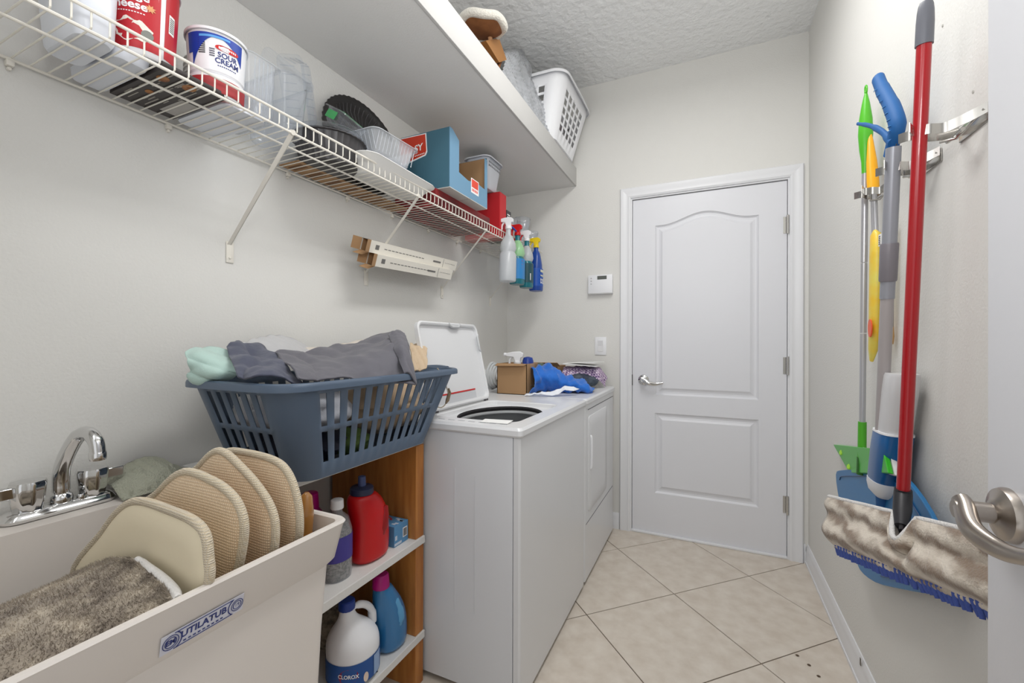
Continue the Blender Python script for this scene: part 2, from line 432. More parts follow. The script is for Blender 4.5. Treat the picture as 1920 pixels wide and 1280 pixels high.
# ---- ceiling lamp, just above the frame
cl = thing('ceiling_lamp', 'long white flush ceiling lamp just above the view', 'lamp', (-.14, 1.30, 2.70))
obj('lamp_base', bx(-.30, .02, .70, 1.90, 2.76, ZC-.001, .006), WHITEP, cl)
em = bpy.data.materials.new('lamp_glass'); em.use_nodes = True
em.node_tree.nodes['Principled BSDF'].inputs['Emission Color'].default_value = (1, .97, .93, 1)
em.node_tree.nodes['Principled BSDF'].inputs['Emission Strength'].default_value = 2.5
bm = bmnew(); rings(bm, [rrect(-.29+k, .01-k, .71+k, 1.89-k, .03, z) for k, z in ((0, 2.76), (.004, 2.72), (.02, 2.705))], cap0=False)
obj('lamp_shade', bm, em, cl)

# ---- boxed shelf along the left wall
SX = -.7924
us = thing('wall_shelf', 'deep white boxed shelf along the left wall near the ceiling', 'shelf', (XL, 1.1, 2.183))
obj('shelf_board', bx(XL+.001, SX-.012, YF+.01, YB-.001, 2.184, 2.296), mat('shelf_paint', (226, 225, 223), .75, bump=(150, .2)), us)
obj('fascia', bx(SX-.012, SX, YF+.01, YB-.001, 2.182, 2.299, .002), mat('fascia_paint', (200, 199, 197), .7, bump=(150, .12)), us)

# ================================================================ wire shelf
WX, WZ = -1.027, 1.729
ws = thing('wire_shelf', 'white coated wire shelf with raised front lip on the left wall', 'shelf', (XL, 1.2, WZ))
Y0, Y1 = -.45, 2.70
for nm, x, z, r in (('back_rail', XL+.010, WZ, .0032), ('middle_rail', -1.108, WZ-.0045, .0030), ('front_rail', WX, WZ-.003, .0034), ('lip_rail', WX+.001, WZ+.0365, .0034)):
    obj(nm, tube(bmnew(), [(x, Y0, z), (x, Y1, z)], r, 8), WIREW, ws)
bm = bmnew(); tube(bm, [(XL+.006, 0, WZ+.004), (WX-.004, 0, WZ+.004), (WX-.0015, 0, WZ+.0065), (WX-.001, 0, WZ+.038)], .0017, 6)
first = obj('cross_wire', bm, WIREW, None, loc=(0, 0, 0)); wires = first.data
first.parent = ws; first.location = Vector((0, .362, 0))-ORG[ws]
k = 0
for i in range(-30, 88):
    y = .362+i*.02695
    if i == 0 or y < Y0+.01 or y > Y1-.005: continue
    c = first.copy(); COL.objects.link(c); c.parent = ws; c.location = Vector((0, y, 0))-ORG[ws]
for y in (.25, .805, 1.359, 1.913, 2.46):
    ct, cb = Vector((WX-.002, y, WZ-.004)), Vector((XL+.004, y-.006, WZ-.292))
    if y > 2.3: ct, cb = Vector((WX-.002, y, WZ-.004)), Vector((XL+.004, y, WZ-.29))
    d = (cb-ct).normalized(); bm = bmnew()
    prism(bm, [ct+Vector((0, -.008, 0)), ct+Vector((0, .008, 0)), cb+Vector((0, .006, .01)), cb+Vector((0, -.006, .01))], Vector((-.003, 0, -.003)))
    prism(bm, [ct+Vector((0, .006, 0)), ct+Vector((0, .008, 0)), cb+Vector((0, .006, .01)), cb+Vector((0, .004, .01))], Vector((-.009, 0, -.009)))
    tube(bm, [ct+Vector((-.006, 0, .006)), ct+Vector((.006, 0, .002))], .007, 8)
    br = obj('brace', bm, WIREW, ws)
    bm = bmnew(); box(bm, XL+.0005, XL+.004, y-.014, y+.008, WZ-.335, WZ-.272, .002)
    lathe(bm, [(.004, 0), (.0035, .003), (.001, .004)], (XL+.004, y-.004, WZ-.32), (1, 0, 0), 10)
    obj('wall_foot', bm, WIREW, br)
for y in (.08, .36, .64, .99, 1.25, 1.51, 1.78, 2.05, 2.32):
    bm = bmnew(); box(bm, XL+.0005, XL+.014, y-.006, y+.006, WZ-.014, WZ-.002, .002); tube(bm, [(XL+.001, y, WZ-.018), (XL+.008, y, WZ-.018)], .0035, 8)
    obj('wall_clip', bm, WIREW, ws)

# ================================================================ washer and dryer
WF = -.539
def machine(name, label, cat, y0, y1):
    t = thing(name, label, cat, (-.87, (y0+y1)/2, 0))
    obj('body', rings(bmnew(), [rrect(-1.20, WF-.024, y0, y1, .006, z, 2) for z in (.022, .862)], cap1=(cat == 'dryer')), ENAMEL2, t)
    bm = bmnew()
    rings(bm, [[Vector(p) for p in ((WF-.022, y0+.001, z), (WF-.006, y0+.001, z), (WF, y0+.008, z), (WF, y1-.008, z), (WF-.006, y1-.001, z), (WF-.022, y1-.001, z))] for z in (.018, .861)])
    obj('front_panel', bm, ENAMEL, t)
    for k, (x, y) in enumerate(((-1.15, y0+.05), (-.60, y0+.05), (-1.15, y1-.05), (-.60, y1-.05))):
        b2 = bmnew(); lathe(b2, [(.022, 0), (.022, .012), (.012, .014), (.012, .024)], (x, y, 0), seg=14); obj('foot', b2, BLACKP, t)
    # backguard with controls
    bm = bmnew(); rings(bm, [[Vector(p) for p in ((-1.285, y, .90), (-1.285, y, .985), (-1.245, y, .995), (-1.205, y, .960), (-1.17, y, .90))] for y in (y0+.006, y1-.006)])
    g = obj('control_console', bm, ENAMEL, t, bev=.004)
    for k, yk in enumerate((y0+.16, y1-.16)):
        n = Vector((.86, 0, .5)).normalized()
        obj('knob', lathe(bmnew(), [(.024, 0), (.022, .012), (.012, .014), (.012, .022)], Vector((-1.188, yk, .932)), n, 20), WHITEP, g)
    return t
WY0, WY1, DY0, DY1 = 1.231, 1.990, 2.004, 2.662
wm = machine('washing_machine', 'white top-loading washing machine with its lid standing open', 'washing machine', WY0, WY1)
def rr(x0, x1, y0, y1, r, z, nc=6): return rrect(x0, x1, y0, y1, r, z, nc)
bm = bmnew()
ho = (-.925, -.588, 1.305, 1.775)
rings(bm, [rr(-1.20, WF+.004, WY0-.004, WY1+.002, .012, .862), rr(-1.20, WF+.009, WY0-.009, WY1+.004, .016, .868), rr(-1.20, WF+.009, WY0-.009, WY1+.004, .016, .884),
           rr(-1.20, WF+.003, WY0-.003, WY1, .016, .893)], cap0=False, cap1=False)
es = [e for e in bm.edges if all(abs(v.co.z-.893) < 1e-5 for v in e.verts)]
lp = rr(*ho, .045, .893); vs = [bm.verts.new(p) for p in lp]
for i in range(len(vs)): es.append(bm.edges.new((vs[i-1], vs[i])))
bmesh.ops.triangle_fill(bm, edges=es, use_beauty=True)
rings(bm, [lp, rr(ho[0]+.004, ho[1]-.004, ho[2]+.004, ho[3]-.004, .042, .889), rr(ho[0]+.006, ho[1]-.006, ho[2]+.006, ho[3]-.006, .04, .876)], cap0=False, cap1=False)
bmesh.ops.remove_doubles(bm, verts=bm.verts, dist=1e-5)
obj('top_panel', bm, ENAMEL, wm, smooth=12)
TC, TR = (-.757, 1.54), .158
bm = bmnew(); ring = [Vector((TC[0]+TR*math.cos(a), TC[1]+(TR+.055)*math.sin(a), .876)) for a in [k*2*PI/40 for k in range(40)]]
fill(bm, [rr(ho[0], ho[1], ho[2], ho[3], .03, .876), ring])
obj('lid_recess', bm, ENAMEL, wm, smooth=0)
def tubring(bm, lst, n=40, sy=(TR+.055)/TR): return rings(bm, [[Vector((TC[0]+r*math.cos(a), TC[1]+r*sy*math.sin(a), z)) for a in [k*2*PI/n for k in range(n)]] for r, z in lst], cap0=False, cap1=False)
obj('tub_gasket', tubring(bmnew(), [(TR, .876), (TR, .868), (TR+.012, .860), (TR+.012, .850)]), DARKP, wm)
obj('balance_ring', tubring(bmnew(), [(TR+.012, .852), (TR+.002, .857), (TR-.004, .854), (TR-.005, .848), (TR-.001, .842)]), mat('ring_grey', (176, 178, 180), .3), wm)
bm = tubring(bmnew(), [(TR-.001, .843), (TR-.002, .56), (TR-.03, .53), (.03, .53)]); obj('drum', bm, mat('drum_grey', (104, 106, 108), .4, metal=.2), wm)
obj('agitator', lathe(bmnew(), [(.11, .53), (.05, .57), (.035, .64), (.03, .76), (.018, .775)], (TC[0], TC[1], 0), seg=24), mat('agitator_grey', (150, 152, 156), .4), wm)
# recessed pressing lines on the side of the body
for x, z0, z1 in ((-.777, .26, .74), (-.700, .27, .72)):
    obj('side_crease', tube(bmnew(), [(x, WY0-.0003, z0), (x, WY0-.0012, (z0+z1)/2), (x, WY0-.0003, z1)], .0016, 6), ENAMEL2, wm)
# lid
hx, hz = -.935, .893
lh, tilt = .352, .22
lx = Vector((-math.sin(tilt), 0, math.cos(tilt))); ln_ = Vector((math.cos(tilt), 0, math.sin(tilt)))
def LP(y, h, d=0): return Vector((hx, y, hz+.008))+lx*h+ln_*d
ly0, ly1 = 1.325, 1.785
def lring(off, d):
    out = []
    for p in rrect(ly0+off, ly1-off, off, lh-off, .03-off*.5, 0, 6): out.append(LP(p.x, p.y, d))
    return out
bm = bmnew(); rings(bm, [lring(.008, -.022), lring(.001, -.016), lring(0, .0), lring(.006, .003), lring(.012, .0), lring(.016, -.012), lring(.03, -.013)])
lid = obj('lid', bm, ENAMEL, wm)
bm = bmnew()
for (a, b) in ((.22, .31),): tube(bm, [LP(ly0+a, lh-.004, .0), LP(ly0+a+.02, lh-.018, .002), LP(ly0+b-.02, lh-.018, .002), LP(ly0+b, lh-.004, .0)], .006, 8)
tube(bm, [LP(ly1-.004, lh-.05, 0), LP(ly1-.016, lh-.06, .002), LP(ly1-.016, lh-.12, .002), LP(ly1-.004, lh-.13, 0)], .005, 8)
obj('lid_bumper', bm, mat('bumper_grey', (200, 202, 204), .4), lid)
obj('warning_line', prism(bmnew(), [LP(ly0+.05, .052, -.012), LP(ly1-.10, .052, -.012), LP(ly1-.10, .058, -.012), LP(ly0+.05, .058, -.012)], ln_*.001), INKR, lid)
obj('warning_strip', prism(bmnew(), [LP(ly0+.05, .018, -.012), LP(ly1-.10, .018, -.012), LP(ly1-.10, .048, -.012), LP(ly0+.05, .048, -.012)], ln_*.0006), mat('strip_grey', (206, 208, 212), .5), lid)
for y in (ly0+.03, ly1-.03): obj('lid_hinge', tube(bmnew(), [(hx-.006, y-.012, hz+.004), (hx-.006, y+.012, hz+.004)], .006, 10), DARKP, lid)
bm = bmnew()
for k in range(7): box(bm, -.625-.0-k*.040, -.600-k*.040, WY0+.030, WY0+.036, .893, .8936)
obj('embossed_marks', bm, mat('mark_grey', (176, 178, 182), .5), wm, smooth=0, kind='stuff')

dm = machine('dryer', 'white clothes dryer between washing machine and back wall', 'dryer', DY0, DY1)
bm = bmnew(); rings(bm, [rr(-1.20, WF+.004, DY0-.002, DY1+.004, .012, .862), rr(-1.20, WF+.009, DY0-.004, DY1+.007, .016, .868), rr(-1.20, WF+.009, DY0-.004, DY1+.007, .016, .884), rr(-1.20, WF+.003, DY0, DY1+.002, .016, .893)])
obj('top_panel', bm, ENAMEL, dm, smooth=30)
bm = bmnew()
dyr = lambda o, x: [Vector((x, p.x, p.y)) for p in rrect(DY0+.06+o, DY0+.46-o, .33+o, .80-o, .02, 0, 5)]
rings(bm, [dyr(0, WF-.002), dyr(0, WF+.003), dyr(.003, WF+.005), dyr(.06, WF+.0055)])
dd_ = obj('door', bm, ENAMEL, dm)
obj('handle', tube(bmnew(), crom([(WF+.004, DY0+.085, .54), (WF+.010, DY0+.084, .55), (WF+.011, DY0+.084, .62), (WF+.010, DY0+.084, .69), (WF+.004, DY0+.085, .70)], 4), .0065, 10), WHITEP, dd_)
obj('toe_seam', bx(WF-.001, WF+.0008, DY0+.02, DY1-.02, .285, .289), mat('seam_grey', (120, 122, 126), .6), dm, smooth=0)
obj('top_seam', bx(WF-.001, WF+.0008, DY0+.05, DY1-.01, .832, .836), mat('seam_grey', (120, 122, 126), .6), dm, smooth=0)
tag(obj('paper_note', prism(bmnew(), [(-.70, 1.262, .8945), (-.60, 1.268, .8945), (-.597, 1.305, .900), (-.70, 1.300, .898)], (0, 0, .0012)), PAPER, smooth=0),
    'small white paper slip on the near edge of the washing machine top', 'paper')

# ================================================================ wooden unit
UX, UY0, UY1 = -.893, .672, 1.216
un = thing('shelving_unit', 'narrow pine unit with white shelves between sink and washing machine', 'shelves', (-1.09, .94, 0))
lv = [(0, .150), (.175, .474), (.499, .812)]
for z0, z1 in lv:
    for y0, y1 in ((UY1-.044, UY1-.001), (UY0, UY0+.02)):
        obj('side_panel', bx(XL+.015, UX, y0, y1, z0, z1, .0015), WOOD, un, smooth=0)
for z0, z1 in ((.150, .175), (.474, .499), (.812, .831)):
    obj('shelf', bx(XL+.012, UX+(.006 if z0 < .8 else -.004), UY0, UY1, z0, z1, .002), SHELFW, un, smooth=0)
obj('screw_hole', lathe(bmnew(), [(.004, 0), (.004, .0006)], (-.905, 1.00, .175), seg=10), INK, un)

# ================================================================ utility sink
SX0, SX1, SY0, SY1, SZ = -1.284, -.655, .055, .648, .81
sk = thing('utility_sink', 'cream plastic laundry tub holding beige pads and a plush mat', 'sink', (-.97, .35, 0))
bm = bmnew()
def sr(o, z, r=.022, back=0): return rrect(SX0+o*.3+back, SX1-o, SY0+o, SY1-o, r, z, 5)
rings(bm, [sr(.038, .40), sr(.031, .60), sr(.024, .725), sr(.014, .737), sr(.003, .800), sr(0, .806), sr(.003, SZ), sr(.010, SZ),
           rrect(-1.165, SX1-.014, SY0+.014, SY1-.014, .02, SZ-.003, 5), rrect(-1.158, SX1-.040, SY0+.04, SY1-.04, .03, .62, 5),
           rrect(-1.13, SX1-.070, SY0+.08, SY1-.07, .05, .475, 5), rrect(-1.10, SX1-.10, SY0+.11, SY1-.10, .05, .465, 5)])
obj('basin', bm, SINK, sk, smooth=35)
for x, y in ((-.79, .17), (-.79, .53), (-1.17, .17), (-1.17, .53)):
    obj('leg', prism(bmnew(), [(x-.02, y-.02, 0), (x+.02, y-.02, 0), (x+.02, y+.02, 0), (x-.02, y+.02, 0)], (0, 0, .47)), SINK, sk, smooth=0)
# badge on the front
bo = Vector((SX1-.0105, .380, .7545)); bu = Vector((0, 1, .02)); bv = Vector((.18, 0, .98)).normalized()
fn = plane_fn(bo, bu, bv); nn = bu.cross(bv).normalized()
def pl(a0, a1, b0, b1, m, nm, par, h=.0004):
    return obj(nm, prism(bmnew(), [fn(a0, b0)+nn*h, fn(a1, b0)+nn*h, fn(a1, b1)+nn*h, fn(a0, b1)+nn*h], nn*.0005), m, par, smooth=0)
bg = pl(-.056, .056, -.0135, .0135, mat('badge_pale', (214, 214, 224), .5), 'badge', sk, .0012)
f3 = lambda a, b: fn(a, b)+nn*.0022
bm = bmnew()
def strip(bm, pts, w, nn=nn, up=None):
    for p, q in zip(pts, pts[1:]):
        d = (q-p).normalized(); s = nn.cross(d)*w/2
        prism(bm, [p+s, p-s, q-s, q+s], nn*.0004)
strip(bm, [f3(-.040, .0115), f3(.040, .0115)], .001); strip(bm, [f3(-.040, -.0115), f3(.040, -.0115)], .001)
for cx, r0 in ((-.044, .0098), (.046, .0088)):
    for r in (r0, r0-.0028): strip(bm, [f3(cx+r*math.cos(a), r*math.sin(a)) for a in [k*2*PI/20 for k in range(21)]], .0009)
for cx, sg in ((-.044, 1), (.046, -1)):
    strip(bm, [f3(cx+sg*.0135*math.cos(a), .0135*math.sin(a)) for a in [(-1.0+k*.2) for k in range(11)]], .0014)
obj('badge_rings', bm, INKB, bg, smooth=0)
text('badge_lettering', 'UTILATUB', .0135, INKB, bg, lambda a, b: f3(a-.001, b+.002), bold=.0004)
bm = bmnew()
for k in range(9): strip(bm, [f3(-.028+k*.0062, -.0078), f3(-.0245+k*.0062, -.0078)], .0018)
obj('badge_small_print', bm, INKB, bg, smooth=0, kind='stuff')
text('badge_lettering', 'EM', .0095, INKB, bg, lambda a, b: f3(a-.044, b), bold=.0004)
text('badge_lettering', '19', .0075, INKB, bg, lambda a, b: f3(a+.046, b))
# faucet
fc = thing('faucet', 'chrome two-handle faucet on the back ledge of the laundry tub', 'faucet', (-1.228, .42, SZ))
bm = bmnew(); rings(bm, [rrect(-1.254, -1.202, .332, .508, .025, SZ, 8), rrect(-1.256, -1.200, .330, .510, .027, SZ+.006, 8), rrect(-1.250, -1.206, .336, .504, .021, SZ+.016, 8), rrect(-1.243, -1.213, .343, .497, .014, SZ+.019, 8)])
obj('deck_plate', bm, CHROME, fc)
obj('spout_base', lathe(bmnew(), [(.018, 0), (.019, .008), (.017, .016), (.013, .020), (.013, .028)], (-1.228, .420, SZ+.016), seg=24), CHROME, fc)
obj('diverter_knob', lathe(bmnew(), [(.007, 0), (.008, .006), (.006, .012)], (-1.214, .447, SZ+.016), seg=16), CHROME, fc)
sp = obj('spout', tube(bmnew(), crom([(-1.228, .420, SZ+.04), (-1.228, .420, SZ+.075), (-1.210, .422, SZ+.115), (-1.172, .426, SZ+.158), (-1.140, .430, SZ+.166), (-1.118, .433, SZ+.150), (-1.113, .434, SZ+.128)], 6), [.0140]*7+[.0135]*12+[.0125]*12+[.0122]*6, 16), CHROME, fc)
obj('aerator', lathe(bmnew(), [(.0125, 0), (.0135, .004), (.0135, .014), (.011, .018)], (-1.113, .434, SZ+.114), seg=20), CHROME, fc)
for y, sg in ((.372, -1), (.470, 1)):
    bm = bmnew(); lathe(bm, [(.019, 0), (.021, .004), (.024, .02), (.027, .052), (.025, .058), (.010, .060)], (-1.228, y, SZ+.016), seg=32, rib=.0012, ribn=8)
    h = obj('handle', bm, CHROME, fc)
    bm = bmnew(); rings(bm, [[Vector((-1.228+dx, yy, SZ+.016+z)) for dx, z in ((-.009, .030), (.009, .030), (.009, .052), (-.009, .052))] for yy in (y+sg*.012, y+sg*.032, y+sg*.052)])
    obj('blade', bm, CHROME, h, bev=.002)

# ---- pads standing in the sink
PADM = wovenmat('pad_mesh', (238, 216, 186), (214, 186, 152), 420, .7)
PADS = mat('pad_smooth', (234, 222, 194), .55, bump=(60, .08))
PIPM = wovenmat('pad_piping', (232, 220, 198), (204, 188, 160), 600, .9)
def pad(name, label, y, px, m, x0, x1, lean=.0, bow=.02, th=.011):
    """padded pad: pixel outline of its visible top on plane y, and a hidden bottom on the basin floor"""
    top = [at(a, b, y=y) for a, b in px]
    o = top+[Vector((x1-.03, y, .66)), Vector((x1-.09, y, .56)), Vector(((x0+x1)/2, y, .54)), Vector((x0+.09, y, .56)), Vector((x0+.03, y, .66))]
    o = crom(o, 5, closed=True); c = Vector((sum(p.x for p in o)/len(o), y, .70)); N = len(o)
    def Q(p, k, d):
        q = c+(p-c)*k; r = Vector((q.x, q.y, q.z)); r.y += d + bow*((q.x-c.x)/.2)**2*-1 + lean*(q.z-.70); return r
    t = thing(name, label, 'pad', (c.x, y, .50), 'beige bath pads standing in the laundry tub')
    bm = bmnew(); rings(bm, [[Q(p, k, d) for p in o] for k, d in ((.12, -th*1.25), (.45, -th*1.2), (.78, -th*1.05), (.90, -th*.8), (.955, -th*.35), (.955, th*.35), (.9, th*.8), (.5, th), (.12, th))])
    obj('cushion', bm, m, t, smooth=60)
    bm = bmnew(); pts = [Q(p, .975, 0) for p in o]; pts.append(pts[0]); tube(bm, pts, .0072, 10, cap=False)
    obj('piping', bm, PIPM, t, smooth=60)
    return t
pad('bath_pad', 'smooth cream pad with mesh edging, nearest of the pads in the tub', .400, [(168, 1062), (205, 990), (232, 948), (262, 933), (320, 950), (376, 968), (405, 990), (414, 1030), (412, 1090)], PADS, -1.02, -.72)
pad('bath_pad', 'beige mesh pad directly behind the smooth cream pad', .458, [(278, 960), (305, 915), (345, 878), (400, 895), (440, 920), (462, 948), (470, 985), (462, 1035), (450, 1080)], PADM, -1.0, -.715)
pad('bath_pad', 'beige mesh pad with a pointed top, third of the pads in the tub', .515, [(352, 915), (378, 868), (412, 838), (455, 872), (495, 915), (518, 950), (526, 985), (520, 1035), (500, 1060)], PADM, -.99, -.71)
pad('bath_pad', 'beige mesh pad furthest right in the tub below the blue basket', .568, [(395, 885), (428, 841), (470, 842), (525, 858), (552, 885), (568, 930), (572, 975), (566, 1010), (540, 1040)], PADM, -.99, -.70, lean=-.02)
ab = thing('brush_handle', 'shiny amber brown rounded handle standing at the right end of the tub', 'brush', (-.735, .603, .47))
obj('handle', lathe(bmnew(), [(.006, .0), (.014, .02), (.016, .15), (.018, .28), (.017, .34), (.011, .375), (.004, .382)], (-.748, .584, .478), (.03, .075, 1), 20), mat('amber', (158, 108, 48), .15, coat=.6), ab)
# crumpled net on the ledge
bm = bmnew()
g = patch(bm, [[(-1.275, .505, .83), (-1.27, .55, .868), (-1.27, .60, .872), (-1.27, .64, .83)], [(-1.22, .50, .835), (-1.225, .55, .862), (-1.22, .60, .866), (-1.215, .645, .83)], [(-1.185, .50, .815), (-1.175, .55, .842), (-1.175, .60, .845), (-1.18, .645, .82)], [(-1.17, .50, .812), (-1.16, .55, .815), (-1.155, .60, .815), (-1.17, .64, .812)]], 6, 6, .004, 40, 3, .004, 180, (0, 1, .3))
tag(obj('washing_net', bm, mat('net_green', (186, 188, 170), .6, bump=(300, 1.2)), solid=.002), 'pale grey-green crumpled net lying on the tub ledge behind the pads', 'net')

# ---- plush mat in the sink
FUR = mat('plush_taupe', (204, 192, 174), .95, var=((112, 100, 90), 30, .26), bump=(160, .5), sheen=.3)
FURW = mat('plush_white', (232, 230, 228), .95, bump=(220, .6), sheen=.3)
mt = thing('plush_mat', 'taupe plush mat with white edge slumped in the laundry tub', 'mat', (-.87, .22, .48))
A = lambda px, py, **k: tuple(at(px, py, **k))
rows = [[(-1.13, .09, .70), A(0, 1150, x=-1.02), A(75, 1112, x=-1.01), A(150, 1074, x=-.99), A(205, 1050, x=-.90), A(245, 1046, y=.365)],
        [(-1.0, .075, .755), (-.93, .16, .768), (-.91, .22, .775), (-.89, .275, .785), (-.84, .325, .795), A(285, 1078, y=.358)],
        [(-.82, .072, .76), (-.78, .13, .775), (-.77, .19, .78), (-.765, .25, .785), (-.76, .30, .79), A(312, 1105, y=.352)],
        [(-.69, .072, .74), (-.69, .13, .75), (-.69, .19, .755), (-.69, .25, .765), (-.69, .30, .772), A(322, 1120, y=.345)]]
bm = bmnew(); g = patch(bm, rows, 10, 10, .003, 30, 2)
under = [[p-Vector((0, 0, .02)) for p in r] for r in g]
sf = obj('pile_face', bm, FUR, mt, solid=.006)
fuzz.flip = True
n0 = (g[0][1]-g[0][0]).cross(g[1][0]-g[0][0]); fuzz.flip = n0.z < 0
o = obj('pile', fuzz(bmnew(), g, 26000, .009, .6, .0009), FUR, mt, smooth=0, kind='stuff')
edge = [r[-1] for r in g]
bm = bmnew(); tube(bm, [p+Vector((.004, .006, -.004)) for p in edge], [.005+.0035*math.sin(PI*i/(len(edge)-1)) for i in range(len(edge))], 10)
obj('white_edge', bm, FURW, mt, solid=0, label='white fleece edge')
bm = bmnew(); patch(bm, [[p+Vector((.004, .008, -.006)) for p in edge[::6]], [p+Vector((.0, .012, -.05)) for p in edge[::6]], [p+Vector((-.01, .010, -.09)) for p in edge[::6]]], 4, 4)
obj('backing', bm, FURW, mt, solid=.004)

# ================================================================ laundry baskets
def basket(t, b, tp, rb, rtp, z0, z1, m, xs, ys, vs, wall=.0028, rim=.016, slots=None, skew=0):
    """tapered basket; xs, ys: parts of each side (fraction, is_slot); vs: (fraction, is_slot) up the wall"""
    def per(f):
        x0, x1, y0, y1 = [b[i]+(tp[i]-b[i])*f for i in range(4)]; r = rb+(rtp-rb)*f; z = z0+(z1-z0)*f
        P, K = [], []; nc = 6
        sides = (((x1, y0+r), (x1, y1-r), ys, (x1-r, y1-r, 0)), ((x1-r, y1), (x0+r, y1), xs, (x0+r, y1-r, PI/2)),
                 ((x0, y1-r), (x0, y0+r), ys, (x0+r, y0+r, PI)), ((x0+r, y0), (x1-r, y0), xs, (x1-r, y0+r, -PI/2)))
        for a, c, seg, (cx, cy, a0) in sides:
            tot = sum(s[0] for s in seg); acc = 0
            for s, sl in seg: P.append(Vector((a[0]+(c[0]-a[0])*acc/tot, a[1]+(c[1]-a[1])*acc/tot, z))); K.append(sl); acc += s
            for k in range(nc): an = a0+k*PI/2/nc; P.append(Vector((cx+r*math.cos(an), cy+r*math.sin(an), z))); K.append(0)
        return P, K
    bm = bmnew(); tot = sum(v[0] for v in vs); acc = 0; R = []; 
    for v, sl in vs: R.append((per(acc/tot), sl)); acc += v
    R.append((per(1), 0)); vr = [[bm.verts.new(p) for p in r[0][0]] for r in R]; n = len(vr[0])
    for j in range(len(R)-1):
        for i in range(n):
            if R[j][1] and R[j][0][1][i]: continue
            k = (i+1) % n; bm.faces.new((vr[j][i], vr[j][k], vr[j+1][k], vr[j+1][i]))
    bm.faces.new(vr[0][::-1])
    obj('basket_wall', bm, m, t, solid=wall, smooth=45)
    P = per(1)[0]; cx, cy = (tp[0]+tp[1])/2, (tp[2]+tp[3])/2
    def out(p, d, dz): q = Vector((p.x-cx, p.y-cy, 0)); return p+q.normalized()*d+Vector((0, 0, dz))
    bm = bmnew(); rs = [[out(p, d, dz) for p in P] for d, dz in ((-.002, .0), (0, .004), (rim*.5, .005), (rim*.9, .002), (rim, -.004), (rim, -.014), (rim-.003, -.014), (rim-.003, -.003), (.001, -.001))]
    rings(bm, rs, cap0=False, cap1=False)
    obj('rim', bm, m, t, smooth=50)
lb = thing('laundry_basket', 'slate blue slotted laundry basket heaped with clothes on the wooden unit', 'basket', (-1.02, .95, .832))
slot = [(.9, 1), (1, 0)]
ysl = [(.45, 0)]+slot*12+[(.5, 0)]
xsl = [(.8, 0)]+slot*6+[(.2, 0)]
basket(lb, (-1.150, -.852, .705, 1.185), (-1.185, -.808, .622, 1.315), .045, .070, .833, 1.066, BLUEB, xsl, ysl, [(.17, 0), (.34, 1), (.055, 0), (.355, 1), (.10, 0)], rim=.018)
bm = bmnew(); tube(bm, crom([(-.99, 1.325, 1.064), (-.93, 1.345, 1.068), (-.87, 1.325, 1.066)], 5), .009, 8); obj('end_handle', bm, BLUEB, lb)

def cloth(name, label, cat, ctrl, m, amp=.004, freq=12, seed=0, ridge=.004, rf=60, rdir=(1, .4, 0), th=.004, nu=8, nv=8):
    bm = bmnew(); patch(bm, ctrl, nu, nv, amp, freq, seed, ridge, rf, rdir)
    return tag(obj(name, bm, m, solid=th, smooth=60), label, cat)
GREY = mat('cloth_grey', (98, 97, 105), .75, bump=(20, 1.0), sheen=.2)
NAVYC = mat('cloth_navy_grey', (76, 80, 98), .75, bump=(24, 1.0), sheen=.2)
MINT = mat('cloth_mint', (184, 212, 204), .8, bump=(400, .2), sheen=.2)
BEIGE = mat('cloth_beige', (198, 172, 142), .85, bump=(400, .2), sheen=.2)
WGREY = mat('cloth_light_grey', (176, 178, 186), .85, bump=(400, .2), sheen=.2)
DNAVY = mat('cloth_dark_navy', (34, 38, 54), .85, bump=(400, .2))
GREENC = mat('cloth_olive', (96, 120, 62), .85, bump=(400, .2))
# heap inside
def soft(name, label, cat, c, r, m, seed, amp=.16, fold=.10, freq=1.8, n=40, mm=26):
    return tag(obj(name, lump(bmnew(), c, r, seed, amp, n, mm, freq, fold), m, smooth=60), label, cat)
soft('garment', 'light grey crumpled garment seen through the front slots of the blue basket', 'clothes', (-.985, .80, .985), (.135, .115, .065), WGREY, 3)
soft('garment', 'dark navy garment at the bottom of the blue basket near the tub', 'clothes', (-1.02, .83, .885), (.125, .10, .045), DNAVY, 5)
soft('garment', 'tan garment filling the far half of the blue basket', 'clothes', (-.985, 1.10, .955), (.130, .155, .085), BEIGE, 8)
soft('garment', 'olive green garment low in the middle of the blue basket', 'clothes', (-.945, .935, .875), (.055, .055, .038), GREENC, 11)
soft('garment', 'white crumpled garment at the left side of the blue basket', 'clothes', (-1.095, .77, .975), (.050, .075, .06), mat('cloth_white', (222, 222, 226), .85, bump=(300, .2)), 13)
# garments on top
cloth('trousers', 'charcoal grey trousers draped over the top of the blue basket', 'clothes',
      [[A(512, 662, x=-1.05), A(560, 657, x=-1.07), A(610, 652, x=-1.08), A(660, 638, x=-1.08), A(710, 628, x=-1.06), A(745, 622, x=-1.00), A(760, 628, x=-.93)],
       [A(528, 676, x=-.97), A(565, 668, x=-1.0), A(612, 666, x=-1.0), A(662, 652, x=-1.0), A(712, 640, x=-.98), A(748, 634, x=-.93), A(768, 650, x=-.86)],
       [A(545, 694, x=-.90), A(580, 688, x=-.91), A(622, 690, x=-.91), A(668, 680, x=-.90), A(708, 668, x=-.89), A(738, 664, x=-.87), A(772, 682, x=-.825)],
       [A(560, 712, x=-.85), A(600, 712, x=-.85), A(640, 712, x=-.85), A(682, 713, x=-.84), A(716, 710, x=-.82), A(746, 711, x=-.80), A(778, 722, x=-.783)]],
      GREY, .012, 12, 2, .009, 42, (.3, -.3, 1), .004, 10, 10)
